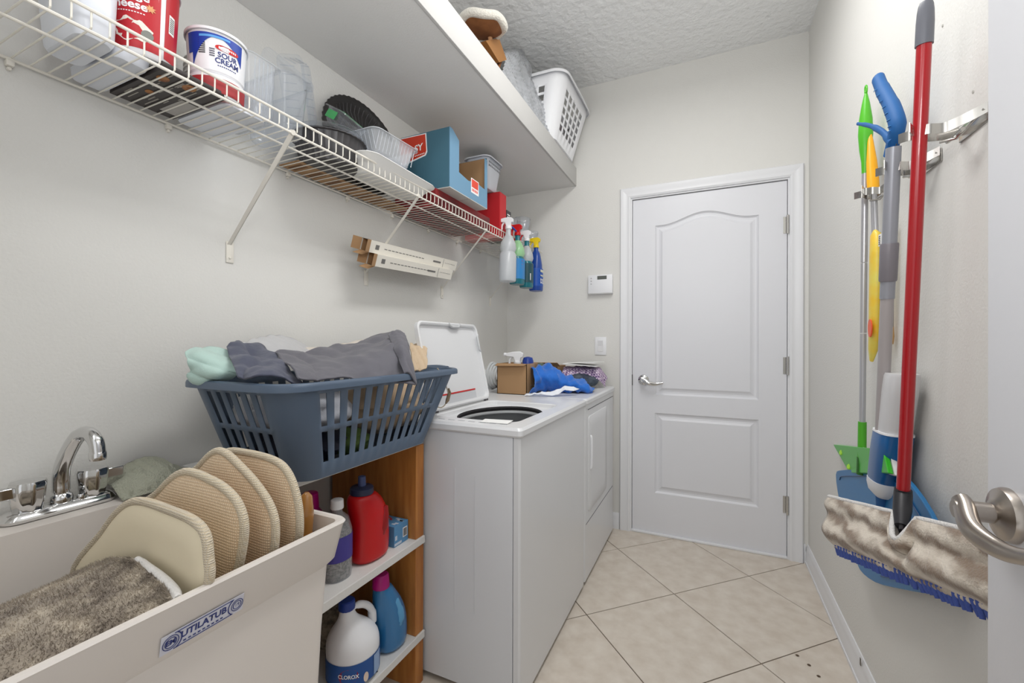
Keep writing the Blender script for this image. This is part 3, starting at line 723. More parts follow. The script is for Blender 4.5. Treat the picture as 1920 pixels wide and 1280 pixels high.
cloth('trouser_leg', 'charcoal cuff folded at the far end of the grey trousers', 'clothes',
      [[A(728, 628, x=-.95), A(742, 620, x=-.95), A(758, 624, x=-.93)], [A(742, 660, x=-.86), A(754, 654, x=-.84), A(768, 660, x=-.83)], [A(758, 700, x=-.80), A(768, 700, x=-.79), A(782, 722, x=-.778)]],
      GREY, .003, 20, 7, .003, 120, (0, 1, 0))
cloth('shirt', 'dark slate blue shirt crumpled at the tub end of the blue basket', 'clothes',
      [[A(425, 652, x=-1.12), A(455, 641, x=-1.14), A(490, 646, x=-1.13), A(512, 660, x=-1.10)],
       [A(430, 668, x=-1.06), A(462, 664, x=-1.05), A(495, 668, x=-1.02), A(522, 672, x=-1.0)],
       [A(440, 690, x=-.98), A(470, 684, x=-.96), A(508, 688, x=-.93), A(545, 690, x=-.92)],
       [A(448, 708, x=-.94), A(480, 708, x=-.89), A(520, 712, x=-.87), A(575, 714, x=-.86)]], NAVYC, .014, 14, 5, .009, 55, (.5, .2, 1), .004, 9, 9)
cloth('towel', 'pale mint green cloth hanging over the tub end of the blue basket', 'clothes',
      [[A(347, 660, x=-1.13), A(372, 652, x=-1.15), A(402, 653, x=-1.14), A(425, 660, x=-1.12)],
       [A(352, 676, x=-1.10), A(378, 670, x=-1.08), A(408, 670, x=-1.07), A(436, 676, x=-1.06)],
       [A(362, 692, x=-1.10), A(384, 694, x=-1.06), A(412, 692, x=-1.03), A(444, 692, x=-1.02)],
       [A(352, 702, x=-1.11), A(375, 712, x=-1.08), A(404, 706, x=-1.04), A(444, 702, x=-1.02)],
       [A(362, 718, x=-1.12), A(376, 724, x=-1.10), A(396, 720, x=-1.08), A(412, 714, x=-1.06)]], MINT, .006, 16, 9, .005, 90, (.2, .4, 1), .004, 9, 8)
cloth('plastic_bag', 'translucent white plastic bag behind the clothes in the blue basket', 'bag',
      [[A(452, 645, x=-1.20), A(480, 634, x=-1.22), A(515, 628, x=-1.23), A(550, 634, x=-1.23), A(576, 650, x=-1.22)],
       [A(450, 655, x=-1.16), A(485, 648, x=-1.16), A(520, 645, x=-1.16), A(555, 652, x=-1.16), A(590, 662, x=-1.16)],
       [A(460, 672, x=-1.13), A(490, 670, x=-1.12), A(525, 668, x=-1.12), A(560, 668, x=-1.12), A(600, 672, x=-1.12)]],
      mat('bag_white', (214, 214, 216), .35, bump=(30, .6), trans=.25), .004, 18, 4, .003, 80, (0, 1, 1), .002)
cloth('undershirt', 'off-white cloth behind the grey trousers in the blue basket', 'clothes',
      [[A(572, 652, x=-1.2), A(620, 650, x=-1.21), A(668, 640, x=-1.2), A(700, 632, x=-1.18)], [A(580, 668, x=-1.12), A(622, 664, x=-1.12), A(665, 655, x=-1.12), A(705, 640, x=-1.1)]],
      mat('cloth_offwhite', (214, 206, 196), .85, bump=(300, .2)), .004, 18, 6)
cloth('canvas_bag', 'tan canvas cloth at the far end of the blue basket', 'clothes',
      [[A(768, 644, x=-1.02), A(785, 646, x=-1.04), A(802, 648, x=-1.02)], [A(770, 660, x=-.96), A(788, 655, x=-.97), A(800, 660, x=-.95)], [A(772, 680, x=-.92), A(788, 676, x=-.92), A(801, 676, x=-.91)], [A(776, 696, x=-.90), A(790, 694, x=-.89), A(800, 690, x=-.89)]],
      mat('cloth_tan', (206, 184, 156), .85, bump=(300, .2)), .003, 18, 12, .005, 90, (1, 1, .4))
cd = thing('drawstring', 'pale cord with a tan tassel hanging from the far end of the blue basket', 'cord', A(840, 735, x=-.86))
obj('cord', tube(bmnew(), crom([A(820, 690, x=-.88), A(830, 705, x=-.87), A(836, 722, x=-.865), A(840, 738, x=-.865), A(836, 756, x=-.865), A(826, 764, x=-.87), A(812, 758, x=-.87)], 5), .0022, 8), mat('cord_beige', (190, 178, 160), .8), cd)
obj('tassel', tube(bmnew(), [A(841, 728, x=-.862), A(843, 736, x=-.862), A(839, 750, x=-.862), A(836, 756, x=-.862)], [.003, .0065, .007, .003], 8), mat('tassel_brown', (128, 112, 92), .9), cd)

# ================================================================ bottles on the pine unit
def body(cs, n=28, e=2.3, rot=0):
    """bottle body from (cx, cy, a, b, z) sections"""
    return rings(bmnew(), [ell((x, y), a, b, z, n, e, rot) for x, y, a, b, z in cs])
def cyl_fn(c, r, a0, sgn=1, k=0):
    """lettering wrapped on an upright cylinder or cone (k = widening per metre)"""
    return lambda u, v: Vector((c[0]+(r+k*v)*math.cos(a0+sgn*u/r), c[1]+(r+k*v)*math.sin(a0+sgn*u/r), c[2]+v))
def wrap(c, r, a0, a1, z0, z1, r1=None, n=16, th=.0006):
    r1 = r if r1 is None else r1; bm = bmnew()
    for d in (0,):
        grid(bm, [[Vector((c[0]+rr_*math.cos(a0+(a1-a0)*k/n), c[1]+rr_*math.sin(a0+(a1-a0)*k/n), z)) for k in range(n+1)] for rr_, z in ((r+th, z0), (r1+th, z1))])
    return bm
j = thing('detergent_jug', 'red detergent jug with navy spout cap on the upper white shelf', 'bottle', (-.955, 1.03, .50))
cx, cy = -.955, 1.022
b = body([(cx, cy, .040, .058, .500), (cx, cy, .046, .065, .506), (cx, cy, .047, .067, .54), (cx, cy, .047, .067, .58), (cx+.002, cy-.004, .046, .064, .625), (cx, cy-.012, .045, .060, .66),
          (cx, cy-.024, .042, .054, .686), (cx, cy-.030, .036, .044, .700), (cx, cy-.032, .028, .034, .708)], 32)
obj('jug_body', b, RED, j, sub=1)
obj('grip_hollow', tube(bmnew(), crom([(cx+.040, cy+.026, .655), (cx+.0445, cy+.024, .635), (cx+.045, cy+.018, .60), (cx+.043, cy+.010, .565)], 4), [.003]+[.010]*4+[.013]*5+[.008]*2+[.002], 12, flat=.45, upv=(0, 1, 0)), mat('red_grip_shade', (150, 8, 14), .4), j)  # shade of the grip indentation, put into a darker red patch
obj('cap_collar', lathe(bmnew(), [(.033, 0), (.035, .004), (.034, .018), (.030, .022), (.018, .024)], (cx, cy-.032, .704), seg=28), NAVY, j)
obj('pour_spout', lathe(bmnew(), [(.012, 0), (.011, .028), (.008, .030)], (cx, cy-.032, .727), seg=20), mat('spout_blue', (70, 84, 130), .3), j)
bt = thing('detergent_box', 'light blue carton with barcode beside the red detergent jug', 'box', (-1.0, 1.135, .4995))
obj('carton', bx(-1.075, -.920, 1.096, 1.166, .4995, .566, .0012), mat('carton_blue', (86, 142, 186), .45), bt, smooth=0)
bm = bmnew()
for k in range(16):
    a, c = random.uniform(-1.065, -.93), random.uniform(1.10, 1.155); box(bm, a-.008, a+.006, c-.004, c+.004, .5662, .5665)
obj('top_print', bm, mat('print_pale', (196, 206, 220), .5), bt, smooth=0, kind='stuff')
bm = bmnew()
for k in range(9): a, c = random.uniform(-1.06, -.93), random.uniform(1.10, 1.155); box(bm, a-.006, a+.005, c-.002, c+.003, .5665, .5668)
obj('top_print', bm, INKR, bt, smooth=0, kind='stuff')
lbx = obj('barcode_label', bx(-.9199, -.9194, 1.138, 1.160, .517, .548), PAPER, bt, smooth=0)
bm = bmnew()
for k in range(8): box(bm, -.9194, -.9191, 1.140+k*.0023, 1.1409+k*.0023+(k % 3)*.0004, .520, .545)
obj('bars', bm, INK, lbx, smooth=0, kind='stuff')
bm = bmnew()
box(bm, -.9199, -.9195, 1.097, 1.132, .503, .511); box(bm, -.9199, -.9195, 1.100, 1.110, .520, .534)
obj('side_print', bm, mat('print_pale', (196, 206, 220), .5), bt, smooth=0, kind='stuff')
# clear bottle with beads
c = thing('beads_bottle', 'clear bottle of grey beads with white cap between tub and red jug', 'bottle', (-.955, .895, .4995))
obj('beads', body([(-.955, .895, .032, .036, .503), (-.955, .895, .035, .039, .52), (-.955, .895, .035, .039, .62), (-.955, .895, .026, .03, .645)], 20), mat('bead_mix', (150, 146, 138), .4, var=((60, 58, 58), 160, .1), bump=(260, 1.5)), c)
obj('bottle_shell', body([(-.955, .895, .034, .038, .4997), (-.955, .895, .037, .041, .515), (-.955, .895, .037, .041, .63), (-.955, .895, .028, .032, .665), (-.955, .895, .014, .014, .682), (-.955, .895, .014, .014, .70)], 24), CLEAR2, c)
obj('cap', lathe(bmnew(), [(.017, 0), (.018, .003), (.017, .024), (.014, .026)], (-.955, .895, .692), seg=24, rib=.0004, ribn=12), WHITEP, c)
obj('label', rings(bmnew(), [ell((-.955, .895), .0378, .0418, z, 24, 2.3) for z in (.555, .622)], False, False), mat('label_violet', (64, 56, 140), .4), c)
m_ = thing('softener_bottle', 'bottle with magenta cap behind the tub rim at the wall', 'bottle', (-1.075, .905, .4995))
obj('bottle_body', body([(-1.075, .905, .04, .045, .4995), (-1.075, .905, .042, .048, .52), (-1.075, .905, .042, .048, .60), (-1.075, .905, .03, .034, .655), (-1.075, .905, .02, .022, .672)]), mat('magenta_body', (150, 30, 110), .3), m_)
obj('cap', lathe(bmnew(), [(.024, 0), (.025, .004), (.022, .045), (.018, .048)], (-1.075, .905, .668), seg=28, rib=.0005, ribn=14), mat('cap_magenta', (178, 8, 120), .35), m_)
# lower shelf
z0 = .1755
b_ = thing('bleach_jug', 'white bleach jug with blue cap and blue label on the lowest shelf', 'bottle', (-.975, .975, z0))
bx_, by_ = -.965, .968
obj('jug_body', body([(bx_, by_, .066, .068, z0), (bx_, by_, .073, .075, z0+.010), (bx_, by_, .073, .075, z0+.075), (bx_, by_-.001, .074, .076, z0+.100), (bx_, by_-.004, .068, .070, z0+.125), (bx_, by_-.012, .048, .050, z0+.150),
                      (bx_, by_-.020, .030, .031, z0+.170), (bx_, by_-.025, .021, .022, z0+.190), (bx_, by_-.026, .018, .018, z0+.215)], 36, 2.1), WHITEP, b_, sub=1)
obj('handle', tube(bmnew(), crom([(bx_+.004, by_-.020, z0+.198), (bx_+.010, by_+.008, z0+.200), (bx_+.014, by_+.038, z0+.184), (bx_+.014, by_+.060, z0+.156), (bx_+.012, by_+.066, z0+.118)], 5), [.008]*5+[.0105]*11+[.013]*5, 14), WHITEP, b_)
obj('cap', lathe(bmnew(), [(.022, 0), (.0235, .003), (.0225, .024), (.019, .027)], (bx_, by_-.026, z0+.205), seg=30, rib=.0005, ribn=15), mat('cap_blue', (22, 56, 140), .35), b_)
lbl = obj('label', rings(bmnew(), [ell((bx_, by_), .0742, .0762, z, 48, 2.1) for z in (z0+.012, z0+.074)], False, False), mat('label_blue', (20, 78, 150), .4), b_)
bm = bmnew(); a0 = -.95
nbm = bmnew(); 
def jp(a, v, d=.0012): return Vector((bx_+(.0742+d)*math.cos(a), by_+(.0762+d)*math.sin(a), z0+.043+v))
rings(nbm, [[jp(a0+.36*math.cos(t), .021*math.sin(t)) for t in [k*2*PI/24 for k in range(24)]]], True, False)
obj('logo_oval', nbm, mat('logo_maroon', (136, 24, 60), .4), lbl, smooth=0)
text('logo_lettering', 'CLOROX', .0150, INKW, lbl, lambda u, v: jp(a0+u/.083, v+u*-.1, .0020), bold=.0003)
nbm = bmnew(); rings(nbm, [[jp(-.30+.10*math.cos(t), -.016+.014*math.sin(t)) for t in [k*2*PI/16 for k in range(16)]]], True, False)
obj('label_picture', nbm, mat('label_cream', (226, 206, 190), .5), lbl, smooth=0)
nbm = bmnew(); grid(nbm, [[jp(a, v) for a in (.06, .2, .36, .5)] for v in (-.028, .028)]); obj('label_text_field', nbm, mat('label_pale_blue', (150, 176, 214), .5), lbl, smooth=0)
s_ = thing('softener_jug', 'blue softener jug with magenta cap leaning on the lowest shelf', 'bottle', (-.945, 1.10, z0))
sx = -.945
obj('jug_body', body([(sx, 1.110, .040, .050, z0), (sx, 1.110, .046, .056, z0+.010), (sx, 1.110, .047, .057, z0+.05), (sx, 1.107, .046, .056, z0+.095), (sx, 1.098, .043, .052, z0+.130), (sx, 1.088, .038, .046, z0+.160), (sx, 1.076, .032, .036, z0+.190), (sx, 1.067, .025, .027, z0+.222)], 32, 2.2), mat('jug_blue', (44, 116, 170), .25, coat=.4), s_, sub=1)
obj('grip_hollow', tube(bmnew(), crom([(sx+.034, 1.094, z0+.165), (sx+.041, 1.104, z0+.135), (sx+.0445, 1.110, z0+.10), (sx+.044, 1.104, z0+.075)], 4), [.002]+[.010]*4+[.014]*5+[.008]*2+[.002], 12, flat=.45, upv=(0, 1, 0)), mat('jug_blue_light', (92, 160, 206), .25), s_)
obj('cap', lathe(bmnew(), [(.026, 0), (.027, .004), (.024, .038), (.020, .042)], (sx, 1.063, z0+.211), seg=28, rib=.0005, ribn=14), mat('cap_magenta', (178, 8, 120), .35), s_)
tag(obj('mesh_bag', lump(bmnew(), (-1.09, 1.0, .255), (.06, .05, .078), 21, .12, 24, 16, 2), mat('mesh_dark', (86, 80, 72), .8, var=((170, 160, 140), 60, .2), bump=(200, 1.5))), 'dark netted bag behind the two jugs on the lowest shelf', 'bag')
tag(obj('power_cord', tube(bmnew(), crom([(-1.15, .80, .012), (-1.05, .95, .012), (-.98, 1.02, .012), (-.93, 1.08, .012), (-.99, 1.12, .012), (-1.08, 1.10, .012), (-1.2, 1.12, .012)], 8), .004, 8), BLACKP), 'thin dark cord lying on the floor under the lowest shelf', 'cord')

# ================================================================ things on the dryer
tz = .8935
def cbox(t, x0, x1, y0, y1, z0, z1, m, th=.003, front=None, rotc=None):
    """open carton of five sheets"""
    for a in ((x0, x1, y0, y1, z0, z0+th), (x0, x0+th, y0, y1, z0, z1), (x1-th, x1, y0, y1, z0, z1), (x0, x1, y0, y0+th, z0, z1), (x0, x1, y1-th, y1, z0, z1)):
        obj('side_panel', bx(*a), m, t, smooth=0)
cb = thing('cardboard_box', 'open brown cardboard box nearest on the dryer holding a spray nozzle', 'box', (-.92, 2.09, tz))
cbox(cb, -1.013, -.845, 2.012, 2.17, tz, tz+.158, CARD)
obj('tape', bx(-.8455, -.8447, 2.06, 2.12, tz+.04, tz+.158), mat('tape_tan', (190, 150, 108), .3), cb, smooth=0)
obj('flap', prism(bmnew(), [(-1.013, 2.012, tz+.157), (-.845, 2.012, tz+.157), (-.850, 1.985, tz+.150), (-1.010, 1.98, tz+.146)], (0, 0, .002)), CARD, cb, smooth=0)
def nozzle(t, p, m, mt, d=(-1, 0, 0), s=1.0, part='spray_head'):
    """trigger spray head at the top of a neck, nozzle pointing along d"""
    p = Vector(p); d = Vector(d).normalized(); z = Vector((0, 0, 1))
    side = d.cross(z)
    b = bmnew(); prof = [(-.022, .030), (-.024, .046), (-.010, .054), (.020, .052), (.046, .046), (.048, .034), (.016, .030), (.010, .012), (-.012, .012), (-.014, .028)]
    prism(b, [p+d*(a*s)+z*(h*s)-side*(.009*s) for a, h in prof], side*(.018*s))
    h = obj(part, b, m, t, bev=.002*s)
    obj('collar', lathe(bmnew(), [(.015*s, 0), (.016*s, .003), (.015*s, .014*s), (.010*s, .016*s)], p-z*.002, seg=18), m, h)
    b = bmnew(); tube(b, crom([p+d*.020*s+z*.034*s, p+d*.032*s+z*.018*s, p+d*.034*s+z*.0*s, p+d*.044*s-z*.018*s], 4), .0045*s, 8); obj('trigger', b, mt, h)
    obj('nozzle_tip', lathe(bmnew(), [(.008*s, 0), (.008*s, .010*s), (.005*s, .012*s)], p+d*.046*s+z*.040*s, d, 14), mt, h)
    return h
nz = thing('spray_bottle', 'white trigger spray nozzle sticking out of the open cardboard box', 'bottle', (-.94, 2.10, tz+.004))
obj('bottle_body', body([(-.935, 2.10, .028, .028, tz+.004), (-.935, 2.10, .03, .03, tz+.02), (-.935, 2.10, .03, .03, tz+.09), (-.935, 2.10, .012, .012, tz+.135), (-.935, 2.10, .012, .012, tz+.155)]), WHITE2, nz)
nozzle(nz, (-.935, 2.10, tz+.150), WHITEP, WHITEP, (-1, -.3, 0), 1.3)
tag(obj('bottle_cap', lathe(bmnew(), [(.028, 0), (.03, .01), (.03, .165), (.024, .183), (.008, .188)], (-.885, 2.125, tz+.0035), seg=28), mat('cap_royal', (24, 60, 150), .3)), 'royal blue bottle top beside the nozzle in the cardboard box', 'bottle')
cb2 = thing('cardboard_box', 'second cardboard box with open flap behind the blue cloth', 'box', (-.92, 2.50, tz))
cbox(cb2, -1.02, -.82, 2.42, 2.58, tz, tz+.128, CARD)
obj('flap', prism(bmnew(), [(-.99, 2.42, tz+.126), (-.80, 2.42, tz+.126), (-.80, 2.36, tz+.150), (-.98, 2.36, tz+.148)], (0, .001, .002)), CARD, cb2, smooth=0)
tag(obj('dark_bottle', lump(bmnew(), (-.885, 2.315, tz+.075), (.045, .04, .075), 4, .12, 24, 16), mat('dark_green_glass', (56, 70, 62), .3, var=((110, 130, 110), 30, .2))), 'dark green rounded bottle between the cardboard box and the flap', 'bottle')  # a dark bottle, shaped as a rounded lump
BLUEC = mat('cloth_bright_blue', (20, 108, 206), .7, bump=(120, .4), sheen=.3)
cloth('rain_jacket', 'bright blue crumpled cloth on the dryer beside the cardboard box', 'cloth',
      [[(-.825, 2.01, tz+.002), (-.83, 2.08, tz+.006), (-.80, 2.15, tz+.004), (-.74, 2.19, tz+.004), (-.66, 2.20, tz+.004), (-.565, 2.25, tz+.003)],
       [(-.80, 2.02, tz+.07), (-.79, 2.06, tz+.085), (-.75, 2.11, tz+.080), (-.69, 2.15, tz+.055), (-.62, 2.18, tz+.045), (-.56, 2.23, tz+.012)],
       [(-.83, 2.06, tz+.125), (-.82, 2.13, tz+.145), (-.77, 2.19, tz+.135), (-.70, 2.24, tz+.085), (-.63, 2.27, tz+.065), (-.565, 2.29, tz+.018)],
       [(-.87, 2.19, tz+.08), (-.86, 2.24, tz+.11), (-.81, 2.28, tz+.10), (-.74, 2.32, tz+.06), (-.66, 2.34, tz+.045), (-.58, 2.34, tz+.010)],
       [(-.87, 2.22, tz+.006), (-.87, 2.27, tz+.01), (-.83, 2.31, tz+.01), (-.76, 2.35, tz+.01), (-.68, 2.37, tz+.008), (-.60, 2.36, tz+.004)]], BLUEC, .014, 20, 3, .011, 70, (.7, .5, .3), .003, 9, 9)
cloth('tissue', 'crumpled white tissue in front of the bright blue cloth', 'tissue',
      [[(-.84, 1.965, tz+.002), (-.78, 1.985, tz+.012), (-.70, 2.02, tz+.006), (-.66, 2.05, tz+.030), (-.62, 2.09, tz+.024)], [(-.83, 1.995, tz+.010), (-.77, 2.01, tz+.018), (-.70, 2.05, tz+.030), (-.66, 2.09, tz+.048), (-.60, 2.12, tz+.034)]], mat('tissue_white', (236, 240, 248), .8), .005, 30, 5, .004, 80, (1, .3, 0), .002)
CHK = mat('cloth_checked', (176, 148, 186), .8)
n_ = CHK.node_tree.nodes; l_ = CHK.node_tree.links; ck = n_.new('ShaderNodeTexChecker'); ck.inputs['Scale'].default_value = 85
ck.inputs['Color1'].default_value = lin((226, 208, 226)); ck.inputs['Color2'].default_value = lin((120, 92, 140))
tc_ = n_.new('ShaderNodeTexCoord'); l_.new(tc_.outputs['Object'], ck.inputs['Vector']); l_.new(ck.outputs['Color'], n_['Principled BSDF'].inputs['Base Color'])
cloth('checked_cloth', 'purple and white checked cloth at the door end of the dryer', 'cloth',
      [[(-.79, 2.42, tz+.085), (-.72, 2.43, tz+.055), (-.65, 2.44, tz+.035), (-.60, 2.48, tz+.055), (-.565, 2.55, tz+.004)],
       [(-.80, 2.48, tz+.115), (-.73, 2.49, tz+.11), (-.66, 2.50, tz+.105), (-.60, 2.53, tz+.105), (-.565, 2.59, tz+.045)],
       [(-.82, 2.57, tz+.12), (-.75, 2.58, tz+.12), (-.68, 2.59, tz+.12), (-.61, 2.61, tz+.11), (-.575, 2.64, tz+.05)]], CHK, .006, 18, 8, .003, 60, (1, .6, .3))
tag(obj('folded_cloth', lump(bmnew(), (-.70, 2.50, tz+.045), (.11, .10, .045), 14, .10, 36, 20, 1.8, .05), mat('cloth_ink', (40, 44, 66), .85, var=((90, 100, 110), 20, .15))), 'dark folded cloth under the purple checked cloth', 'cloth')
for k, (y, dz, lb_, r) in enumerate(((2.50, .128, 'upper white folder lying on the purple checked cloth', .10), (2.53, .140, 'tilted white paper on top of the folder at the door end of the dryer', -.15))):
    R = Matrix.Rotation(r, 3, 'Z') @ Matrix.Rotation(.06-.1*k, 3, 'Y')
    tag(obj('paper_sheet', obox(bmnew(), (-.70+.02*k, y+.02, tz+dz+.008), (.20-.03*k, .16, .003), R), PAPER, smooth=0), lb_, 'paper')
tag(obj('yellow_cloth', lump(bmnew(), (-.80, 2.39, tz+.045), (.035, .03, .045), 9, .15, 24, 14), mat('cloth_pale_yellow', (222, 216, 160), .85)), 'small pale yellow cloth between blue and checked cloths', 'cloth')
hs = thing('hose_coil', 'coil of pale grey hose at the wall end of the dryer', 'hose', (-1.15, 2.12, tz))
HS = mat('hose_grey', (206, 210, 212), .35)
for k in range(4):
    pts = [Vector((-1.10+k*.014, 2.13+(.070-k*.006)*math.cos(t), tz+.082+(.072-k*.006)*math.sin(t))) for t in [i*2*PI/28 for i in range(29)]]
    obj('loop', tube(bmnew(), pts, .0065, 8, cap=False), HS, hs)
obj('clip', tube(bmnew(), [(-1.062, 2.10, tz+.02), (-1.058, 2.12, tz+.09), (-1.062, 2.15, tz+.10)], .005, 8), DARKP, hs)

# ================================================================ thermostat and switch
th = thing('thermostat', 'white wall thermostat with small dark display', 'thermostat', (-.63, YB, 1.46))
obj('case', bx(-.708, -.552, YB-.028, YB-.001, 1.468, 1.590, .005), WHITEP, th)
obj('display', bx(-.647, -.588, YB-.0292, YB-.0278, 1.560, 1.582), mat('lcd', (92, 96, 92), .25), th, smooth=0)
obj('lower_flap', bx(-.707, -.553, YB-.031, YB-.027, 1.470, 1.476, .001), mat('flap_grey', (206, 206, 206), .5), th)
for z in (1.566, 1.548, 1.530): obj('button', bx(-.690, -.682, YB-.030, YB-.0275, z, z+.008, .001), mat('button_grey', (190, 190, 192), .5), th)
sw = thing('light_switch', 'white rocker light switch on the wall left of the door', 'switch', (-.63, YB, 1.083))
obj('plate', bx(-.668, -.594, YB-.006, YB-.0005, 1.083, 1.197, .002), WHITEP, sw)
obj('rocker', prism(bmnew(), [(-.647, YB-.006, 1.106), (-.647, YB-.010, 1.106), (-.647, YB-.007, 1.140), (-.647, YB-.011, 1.174), (-.647, YB-.006, 1.174)], (.032, 0, 0)), mat('rocker', (226, 226, 228), .35), sw, smooth=0)

# ================================================================ light tube cartons on the braces
LTB = mat('tube_carton', (226, 222, 212), .6)
for k, (dx, dz, yA, yB, lb_) in enumerate(((0, 0, 1.27, 1.80, 'lower white tube carton resting on the wire shelf braces'), (-.012, .052, 1.25, 1.86, 'upper white tube carton resting on the wire shelf braces'))):
    c = Vector((-1.180+dx, 0, 1.480+dz)); RA = .30
    t = thing('tube_carton', lb_, 'box', c+Vector((0, yA, -.02)), 'cartons on the braces')
    sl = .035
    def sect(s, y): return [c+Vector((s*(a*math.cos(RA)+b*math.sin(RA)), y, s*(-a*math.sin(RA)+b*math.cos(RA))+(y-1.25)*sl)) for a, b in ((-1, -1), (1, -1), (1, 1), (-1, 1))]
    obj('sleeve', rings(bmnew(), [sect(.0235, yA), sect(.0235, yB)], cap0=False), LTB, t, smooth=0)
    obj('open_end', rings(bmnew(), [sect(.0215, yA+.004), sect(.0215, yA+.05)], cap0=False), CARD, t, smooth=0)
    q = sect(.0235, yA); bm = bmnew()
    for i in (0, 1, 3):
        a, b2 = q[i], q[(i+1) % 4]; m_d = ((a+b2)/2-c-Vector((0, yA, (yA-1.25)*sl))).normalized()
        prism(bm, [a, b2, b2+Vector((0, -.032, 0))+m_d*.014, a+Vector((0, -.032, 0))+m_d*.014], m_d*.001)
    obj('end_flap', bm, CARD, t, smooth=0)
    fn2 = plane_fn(c+Vector((.0236*(math.sin(RA)*0+math.cos(RA)), 0, -.0236*math.sin(RA)-1.25*sl)), (0, 1, sl), (math.sin(RA), 0, math.cos(RA)))
    bm = bmnew(); nn2 = Vector((math.cos(RA), 0, -math.sin(RA)))
    def mark(y0, y1, v0, v1):
        prism(bm, [fn2(y0, v0)+nn2*.0004, fn2(y1, v0)+nn2*.0004, fn2(y1, v1)+nn2*.0004, fn2(y0, v1)+nn2*.0004], nn2*.0002)
    mark(yA+.03, yA+.05, -.008, .010)
    for i in range(12): mark(yA+.08+i*.022, yA+.096+i*.022, -.001, .002)
    mark(yB-.20, yB-.14, -.004, .004); mark(yB-.12, yB-.118, -.02, .02)
    for i in range(7): mark(yB-.105+i*.013, yB-.098+i*.013, .002, .004)
    obj('print', bm, mat('print_grey', (110, 108, 106), .6), t, smooth=0, kind='stuff')

# ================================================================ things on the wire shelf
WT = WZ+.0062          # top of the cross wires
# white jug lying at the left
t = thing('plastic_tub', 'milky white plastic tub left of the red cottage cheese tub', 'tub', (-1.13, .41, WT))
obj('tub_body', rings(bmnew(), [rrect(-1.20, -1.06, .382, .436, .02, WT, 5), rrect(-1.205, -1.055, .378, .440, .022, WT+.008, 5), rrect(-1.215, -1.045, .366, .444, .025, WT+.17, 5)], cap1=False), WHITE2, t, solid=.002)
obj('rim', rings(bmnew(), [rrect(-1.221, -1.039, .360, .449, .028, z, 5) for z in (WT+.168, WT+.176)], False, False), WHITE2, t, solid=.003)
bl = thing('carton_tray', 'flat white tray on the wire shelf left of the dark printed box', 'tray', (-1.17, .46, WT))
obj('tray_body', rings(bmnew(), [rrect(-1.272, -1.085, .447, .503, .012, WT, 4), rrect(-1.275, -1.08, .445, .506, .014, WT+.006, 4), rrect(-1.276, -1.076, .4435, .5075, .014, WT+.022, 4)]), WHITE2, bl)
db = thing('printed_box', 'flat dark brown printed box under the tubs on the wire shelf', 'box', (-1.14, .545, WT))
DKB = mat('box_dark', (58, 50, 48), .45, var=((44, 38, 38), 20, .2))
obj('carton', bx(-1.262, -1.048, .510, .640, WT, WT+.018, .001), DKB, db, smooth=0)
bm = bmnew(); random.seed(4)
for k in range(26):
    x, y = random.uniform(-1.25, -1.07), random.uniform(.514, .60); box(bm, x, x+random.uniform(.02, .05), y, y+.0025, WT-.0006, WT-.0002)
obj('small_print', bm, mat('print_cream', (170, 164, 156), .6), db, smooth=0, kind='stuff')
obj('nutrition_panel', bx(-1.235, -1.14, .596, .632, WT-.0008, WT-.0001), mat('panel_grey', (176, 172, 168), .6), db, smooth=0)
for x, y, r in ((-1.085, .53, .014), (-1.072, .575, .016), (-1.17, .545, .010)):
    obj('food_picture', lathe(bmnew(), [(r, -.0009), (r, -.0001)], (x, y, WT), seg=18, sy=.8), mat('food_orange', (190, 130, 60), .5, var=((120, 60, 30), 60, .2)), db)
sl = thing('plastic_sheet', 'flat white plastic lid lying right of the dark printed box', 'lid', (-1.17, .69, WT))
obj('lid_plate', rings(bmnew(), [rrect(-1.265, -1.06, .645, .755, .02, WT, 4), rrect(-1.265, -1.06, .645, .755, .02, WT+.005, 4)]), WHITE2, sl)
# cottage cheese
def tub(name, label, c, r0, r1, h, m=WHITEP, lid=None, rimw=.003):
    t = thing(name, label, 'tub', c)
    obj('tub_body', lathe(bmnew(), [(r0*.93, 0), (r0, .004), (r1, h)], c, seg=40, cap1=False), m, t, solid=.0012)
    obj('rim', lathe(bmnew(), [(r1+.001, h-.006), (r1+rimw, h-.006), (r1+rimw, h), (r1-.001, h+.001)], c, seg=40, cap0=False, cap1=False), m, t)
    return t
cc = Vector((-1.112, .506, WT+.0185)); r0, r1, h = .053, .062, .175
ct = tub('food_tub', 'red and white cottage cheese tub standing on the dark printed box', cc, r0, r1, h)
kk = (r1-r0)/h
def cf(a0, dz, d=.0012): return lambda u, v: Vector((cc.x+(r0+kk*(v+dz)+d)*math.cos(a0+u/.055), cc.y+(r0+kk*(v+dz)+d)*math.sin(a0+u/.055), cc.z+v+dz))
RLB = mat('label_red', (186, 24, 38), .4)
va = math.atan2(-cc.y, -cc.x)   # direction of the viewer
def band(c, r0, kk, a0, a1, z0, z1, m, par, nm, d=.0007):
    n = 20; bm = bmnew(); grid(bm, [[Vector((c.x+(r0+kk*z+d)*math.cos(a0+(a1-a0)*k/n), c.y+(r0+kk*z+d)*math.sin(a0+(a1-a0)*k/n), c.z+z)) for k in range(n+1)] for z in (z0, (z0+z1)/2, z1)])
    return obj(nm, bm, m, par)
l1 = band(cc, r0, kk, va-2.6, va+.50, .010, .168, RLB, ct, 'label')
l2 = band(cc, r0, kk, va+.66, va+2.6, .010, .168, RLB, ct, 'label')
text('label_lettering', 'Cottage', .0225, INKW, l1, cf(va-.50, .114), bold=.0006)
text('label_lettering', 'Cheese', .0225, INKW, l1, cf(va-.50, .094), bold=.0006)
bm = bmnew()
